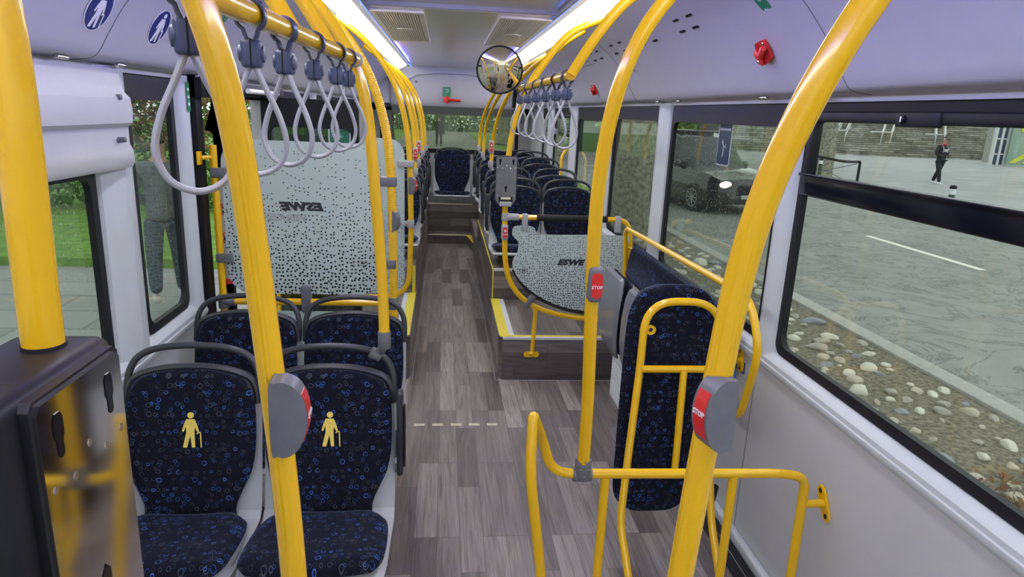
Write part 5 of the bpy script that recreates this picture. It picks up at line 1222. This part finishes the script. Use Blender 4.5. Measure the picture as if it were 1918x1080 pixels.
bm = BM(); foliage(bm, (11.5, 36, 2.6), (3.4, 1.2, 1.3), 3000, .20, 21); o = obj('shrub', bm, 'leaf_lime', sm=False); tag(o, 'yellow green shrubs beyond the dark car', 'shrub', kind='stuff')
bm = BM(); box(bm, (7.5, 41, G), (15.5, 42, 4.5)); o = struct('dark_garden_wall', bm, 'dark_green', sm=False)
bm = BM(); box(bm, (2.3, 13, G), (4.2, 90, G + .02)); struct('grass_verge', bm, 'grass', sm=False)
# behind the bus and left side
bm = BM(); box(bm, (-3.3, 12.5, G - .12), (2.2, 90, G + .02)); struct('path', bm, 'asphalt', sm=False)
bm = BM(); box(bm, (-30, 12, G - .12), (-1.4, 90, G + .0)); struct('lawn', bm, 'grass', sm=False)
bm = BM(); box(bm, (-30, 9.2, G - .12), (-2.35, 12.0, G + .0)); struct('lawn', bm, 'grass', sm=False)
bm = BM(); box(bm, (-2.35, -20, G - .12), (-1.45, 12, G - .08)); struct('platform_kerb', bm, 'kerb', sm=False)
bm = BM(); foliage(bm, (3.0, 72, .5), (14, 1.5, .9), 3000, .28, 31); o = obj('hedge', bm, 'leaf', sm=False); tag(o, 'green hedge across the far end of the path behind the bus', 'hedge', kind='stuff')
bm = BM(); foliage(bm, (-6.3, 13.6, .85), (2.6, .4, 1.15), 5200, .07, 32); o = obj('hedge', bm, 'leaf', sm=False); tag(o, 'green hedge outside the left windows below the red sign', 'hedge', kind='stuff')
bm = BM(); foliage(bm, (-6.6, 13.2, 1.35), (2.2, .2, .55), 1700, .06, 33); o = obj('hedge_top', bm, 'leaf_brown', sm=False); tag(o, 'brown leafed top of the hedge outside the left windows', 'hedge', kind='stuff')
bm = BM(); box(bm, (-12, 15, 1.7), (-3.5, 15.3, 3.2)); o = obj('red_awning', bm, 'red_sign', sm=False); tag(o, 'bright red awning above the hedge outside the left windows', 'awning')

def car(label, x, y, rz, paint, L=4.7, W=1.88, H=1.72, lights=False):
    t = thing('car', label, 'car', (x, y, G), rz)
    MT = wm(t)
    # side profile stations: (y along length from the front, half width, belt z, sill z)
    st = [(0, .62, .66, .30), (.10, .80, .80, .24), (.45, .90, .92, .20), (1.2, .94, 1.02, .20), (2.4, .94, 1.05, .20), (3.8, .94, 1.08, .20), (4.45, .90, 1.04, .24), (4.7, .78, .90, .32)]
    bm = BM(); pv = None
    for yy, hw, zb, zs in st:
        yy = yy * L / 4.7 - L / 2; ring = []
        for (fx, fz) in ((-1, .12), (-1.0, .45), (-.985, .8), (-.93, 1), (-.5, 1.045), (0, 1.055), (.5, 1.045), (.93, 1), (.985, .8), (1.0, .45), (1, .12), (.9, 0), (-.9, 0)): ring.append(bm.verts.new(MT @ V((fx * hw * W / 1.88, yy, zs + fz * (zb - zs)))))
        if pv:
            for k in range(len(ring)): bm.faces.new((pv[k], pv[(k + 1) % len(ring)], ring[(k + 1) % len(ring)], ring[k]))
        else: bm.faces.new(ring)
        pv = ring
    bm.faces.new(pv[::-1]); bmesh.ops.recalc_face_normals(bm, faces=bm.faces); body = obj('body', bm, paint, t)
    bm = BM(); pv = None
    for yy, hw, zt in ((1.15, .80, 1.03), (1.75, .72, H * .93), (2.3, .68, H), (3.6, .68, H * .99), (4.2, .72, H * .93), (4.55, .78, 1.08)):
        yy = yy * L / 4.7 - L / 2; ring = [bm.verts.new(MT @ V(q)) for q in ((-.88, yy, 1.0), (-hw, yy, zt - .05 if zt > 1.1 else zt), (-hw * .85, yy, zt), (hw * .85, yy, zt), (hw, yy, zt - .05 if zt > 1.1 else zt), (.88, yy, 1.0))]
        if pv:
            for k in range(6): bm.faces.new((pv[k], pv[(k + 1) % 6], ring[(k + 1) % 6], ring[k]))
        else: bm.faces.new(ring)
        pv = ring
    bm.faces.new(pv[::-1]); bmesh.ops.recalc_face_normals(bm, faces=bm.faces); obj('cabin_glass', bm, 'car_glass', t)
    bm = BM(); box(bm, (-.60, 2.1 - L / 2, H - .02), (.60, 3.9 - L / 2, H + .025), .02); bm.transform(MT); obj('roof', bm, paint, t)
    for sx_ in (-1, 1):
        for yy in (.85, L - .95):
            bm = BM(); lathe(bm, (sx_ * (W / 2 - .21), yy - L / 2, .33), (sx_, 0, 0), [(0, .30), (.02, .335), (.20, .335), (.225, .31), (.225, .22), (.20, .21)], 28); bm.transform(MT); wh = obj('wheel', bm, 'tyre', t)
            bm = BM(); c0 = V((sx_ * (W / 2 + .0), yy - L / 2, .33)); lathe(bm, c0, (sx_, 0, 0), [(0, .05), (.015, .04)], 12)
            for a in range(0, 360, 36): tube(bm, [c0, c0 + V((0, .21 * cos(rad(a)), .21 * sin(rad(a))))], .018, 6)
            lathe(bm, c0 - V((sx_ * .02, 0, 0)), (sx_, 0, 0), [(0, .225), (.03, .225), (.03, .20), (0, .20)], 28); bm.transform(MT); obj('rim', bm, 'rim', wh)
        bm = BM(); bmesh.ops.create_uvsphere(bm, u_segments=14, v_segments=8, radius=1)
        for v in bm.verts: v.co = V((v.co.x * .17 + sx_ * .66, v.co.y * .09 - L / 2 + .09, v.co.z * .085 + .70))
        bm.transform(MT); obj('headlight', bm, 'headlight' if lights else 'chrome', t)
        bm = BM(); bmesh.ops.create_uvsphere(bm, u_segments=12, v_segments=8, radius=1)
        for v in bm.verts: v.co = V((v.co.x * .13 + sx_ * 1.0, v.co.y * .08 + 1.5 - L / 2, v.co.z * .09 + 1.08))
        bm.transform(MT); obj('side_mirror', bm, paint, t)
    bm = BM(); box(bm, (-.40, -L / 2 - .01, .46), (.40, -L / 2 + .06, .70), .02); bm.transform(MT); obj('grille', bm, 'black', t)
    bm = BM(); box(bm, (-.26, -L / 2 - .03, .38), (.26, -L / 2, .47), .006); bm.transform(MT); obj('number_plate', bm, 'white_dim', t)
    return t
car('black car with lit headlight driving on the road beside the bus', 6.35, 17.4, .28, 'car_black', L=4.9, W=2.0, H=1.85, lights=True)
car('silver car parked at the right edge beyond the walking person', 27.6, 26.8, rad(100), 'car_white', H=1.5)
car('white car far behind on the road seen through the rear right windows', 8.4, 47, 0, 'car_white', lights=True)

def person(label, x, y, rz, top, legs, shoes, stride=.22, cap=True, hoodie=True, g=G, scale=1.0):
    t = thing('person', label, 'person', (x, y, g), rz); MT = wm(t)
    def skin(nm, pts, edges, mat, parent, root=0, sub=2):
        me = bpy.data.meshes.new(nm); me.from_pydata([tuple(V(p[0]) * scale) for p in pts], edges, []); o = bpy.data.objects.new(nm, me); col.objects.link(o)
        o.modifiers.new('s', 'SKIN'); o.modifiers.new('u', 'SUBSURF').levels = sub; o.modifiers['u'].render_levels = sub
        for i, p in enumerate(pts):
            v = me.skin_vertices[0].data[i]; r = p[1]; v.radius = tuple(q * scale for q in (r if hasattr(r, '__len__') else (r, r))); v.use_root = (i == root)
        dg = bpy.context.evaluated_depsgraph_get(); dg.update(); m2 = bpy.data.meshes.new_from_object(o.evaluated_get(dg)); bpy.data.objects.remove(o); bpy.data.meshes.remove(me)
        m2.materials.clear(); m2.materials.append(MATS[mat]); smooth(m2, 60); q = bpy.data.objects.new(nm, m2); col.objects.link(q); q.parent = parent; return q
    s = stride
    # body: continuous figure (head, neck, torso, arms with hands in the front pocket, legs)
    pts = [((0, 0, .96), (.15, .11)), ((0, 0, 1.12), (.14, .105)), ((0, 0, 1.30), (.17, .115)), ((0, 0, 1.43), (.13, .09)), ((0, -.01, 1.51), .055), ((0, -.025, 1.60), (.075, .09)), ((0, -.02, 1.70), (.075, .085)),
           ((-.19, 0, 1.41), .062), ((-.27, .02, 1.14), .050), ((-.13, -.15, 1.05), .040), ((-.05, -.17, 1.05), .035), ((.19, 0, 1.41), .062), ((.27, .02, 1.14), .050), ((.13, -.15, 1.05), .040), ((.05, -.17, 1.05), .035),
           ((-.10, 0, .86), .095), ((-.12, -s * .5, .50), .062), ((-.13, -s * .9, .10), .045), ((.10, 0, .86), .095), ((.12, s * .45, .50), .062), ((.13, s * 1.2, .10), .045)]
    ed = [(0, 1), (1, 2), (2, 3), (3, 4), (4, 5), (5, 6), (3, 7), (7, 8), (8, 9), (9, 10), (3, 11), (11, 12), (12, 13), (13, 14), (0, 15), (15, 16), (16, 17), (0, 18), (18, 19), (19, 20)]
    pts = [(p, (r if i_ in (4, 5, 6, 10, 14) else (tuple(q * .72 for q in r) if hasattr(r, '__len__') else r * .72))) for i_, (p, r) in enumerate(pts)]
    b = skin('body', pts, ed, 'skin', t)
    gr = 1.14
    tp = [((0, 0, .84), (.185, .14)), ((0, 0, .98), (.18, .14)), ((0, 0, 1.12), (.165, .13)), ((0, 0, 1.30), (.195, .14)), ((0, 0, 1.44), (.15, .10)), ((0, 0, 1.50), (.085, .08)),
          ((-.19, 0, 1.41), .078), ((-.28, .02, 1.14), .070), ((-.13, -.16, 1.05), .060), ((-.06, -.18, 1.05), .055), ((.19, 0, 1.41), .078), ((.28, .02, 1.14), .070), ((.13, -.16, 1.05), .060), ((.06, -.18, 1.05), .055)]
    skin('jacket', tp, [(0, 1), (1, 2), (2, 3), (3, 4), (4, 5), (4, 6), (6, 7), (7, 8), (8, 9), (4, 10), (10, 11), (11, 12), (12, 13)], top, t)
    lg = [((0, 0, .99), (.165, .125)), ((-.10, 0, .84), .11), ((-.12, -s * .5, .50), .085), ((-.13, -s * .9, .10), .065), ((.10, 0, .84), .11), ((.12, s * .45, .50), .085), ((.13, s * 1.2, .10), .065)]
    skin('trousers', lg, [(0, 1), (1, 2), (2, 3), (0, 4), (4, 5), (5, 6)], legs, t)
    for sx_, yy in ((-1, -s * .9), (1, s * 1.2)):
        skin('shoe', [((sx_ * .13, yy + .06, .05), .050), ((sx_ * .13, yy - .06, .05), (.05, .045)), ((sx_ * .14, yy - .17, .04), (.045, .035))], [(0, 1), (1, 2)], shoes, t)
    if cap:
        skin('cap', [((0, -.01, 1.74), (.085, .095)), ((0, -.01, 1.785), (.07, .08))], [(0, 1)], top, t)
        bm = BM(); poly(bm, [(x_ * scale, y_ * scale) for x_, y_ in ((-.07, 0), (.07, 0), (.065, -.09), (.03, -.13), (-.03, -.13), (-.065, -.09))], .012, MT @ M.Translation((0, -.07 * scale, 1.715 * scale))); obj('cap_brim', bm, top, t)
    else: skin('hair', [((0, .01, 1.72), (.085, .095)), ((0, .03, 1.64), (.08, .07))], [(0, 1)], 'cloth_black', t)
    for sx_ in (-1, 1):
        bm = BM(); lathe(bm, MT @ (V((sx_ * .03, -.108, 1.655)) * scale), MT.to_3x3() @ V((0, -1, 0)), [(-.01, .013), (.004, .010)], 8); obj('eye', bm, 'black', b)
    bm = BM(); tube(bm, [MT @ (V(q) * scale) for q in ((0, -.105, 1.65), (0, -.135, 1.615), (0, -.105, 1.605))], .012, 8); obj('nose', bm, 'skin', b)
    bm = BM(); tube(bm, [MT @ (V(q) * scale) for q in ((-.025, -.105, 1.575), (0, -.112, 1.57), (.025, -.105, 1.575))], .006, 6); obj('mouth', bm, 'red_sign', b)
    return t
pp_ = person('person in black hoodie and cap walking across the plaza, hands in pocket', 19.97, 25.76, rad(12), 'cloth_hoodie', 'cloth_black', 'white', .24, scale=1.07)
MT = wm(pp_)
bm = BM(); text(bm, 'NY', .16, MT @ frame((0, -.175, 1.36), (1, 0, 0), (0, 0, 1)), .004, thick=.012); obj('chest_print', bm, 'white', pp_, sm=False)
for sx_ in (-1, 1):
    bm = BM(); tube(bm, [MT @ V(q) for q in ((sx_ * .12, -.13, 1.28), (sx_ * .13, -.145, 1.45), (sx_ * .10, -.02, 1.61))], .018, 8); obj('backpack_strap', bm, 'strap', pp_)
bm = BM(); tube(bm, [MT @ V((.09 * cos(rad(a)), -.02 + .08 * sin(rad(a)), 1.60)) for a in range(0, 360, 30)], .03, 8, closed=True); obj('red_collar', bm, 'red_sign', pp_)
person('person in grey jacket and dark jeans standing outside the left windows', -2.98, 7.2, rad(200), 'cloth_grey', 'cloth_jeans', 'white_dim', .05, cap=False)
person('dark dressed person walking on the wet path behind the rear window', -.45, 41, rad(180), 'cloth_black', 'cloth_black', 'cloth_black', .22, cap=False)
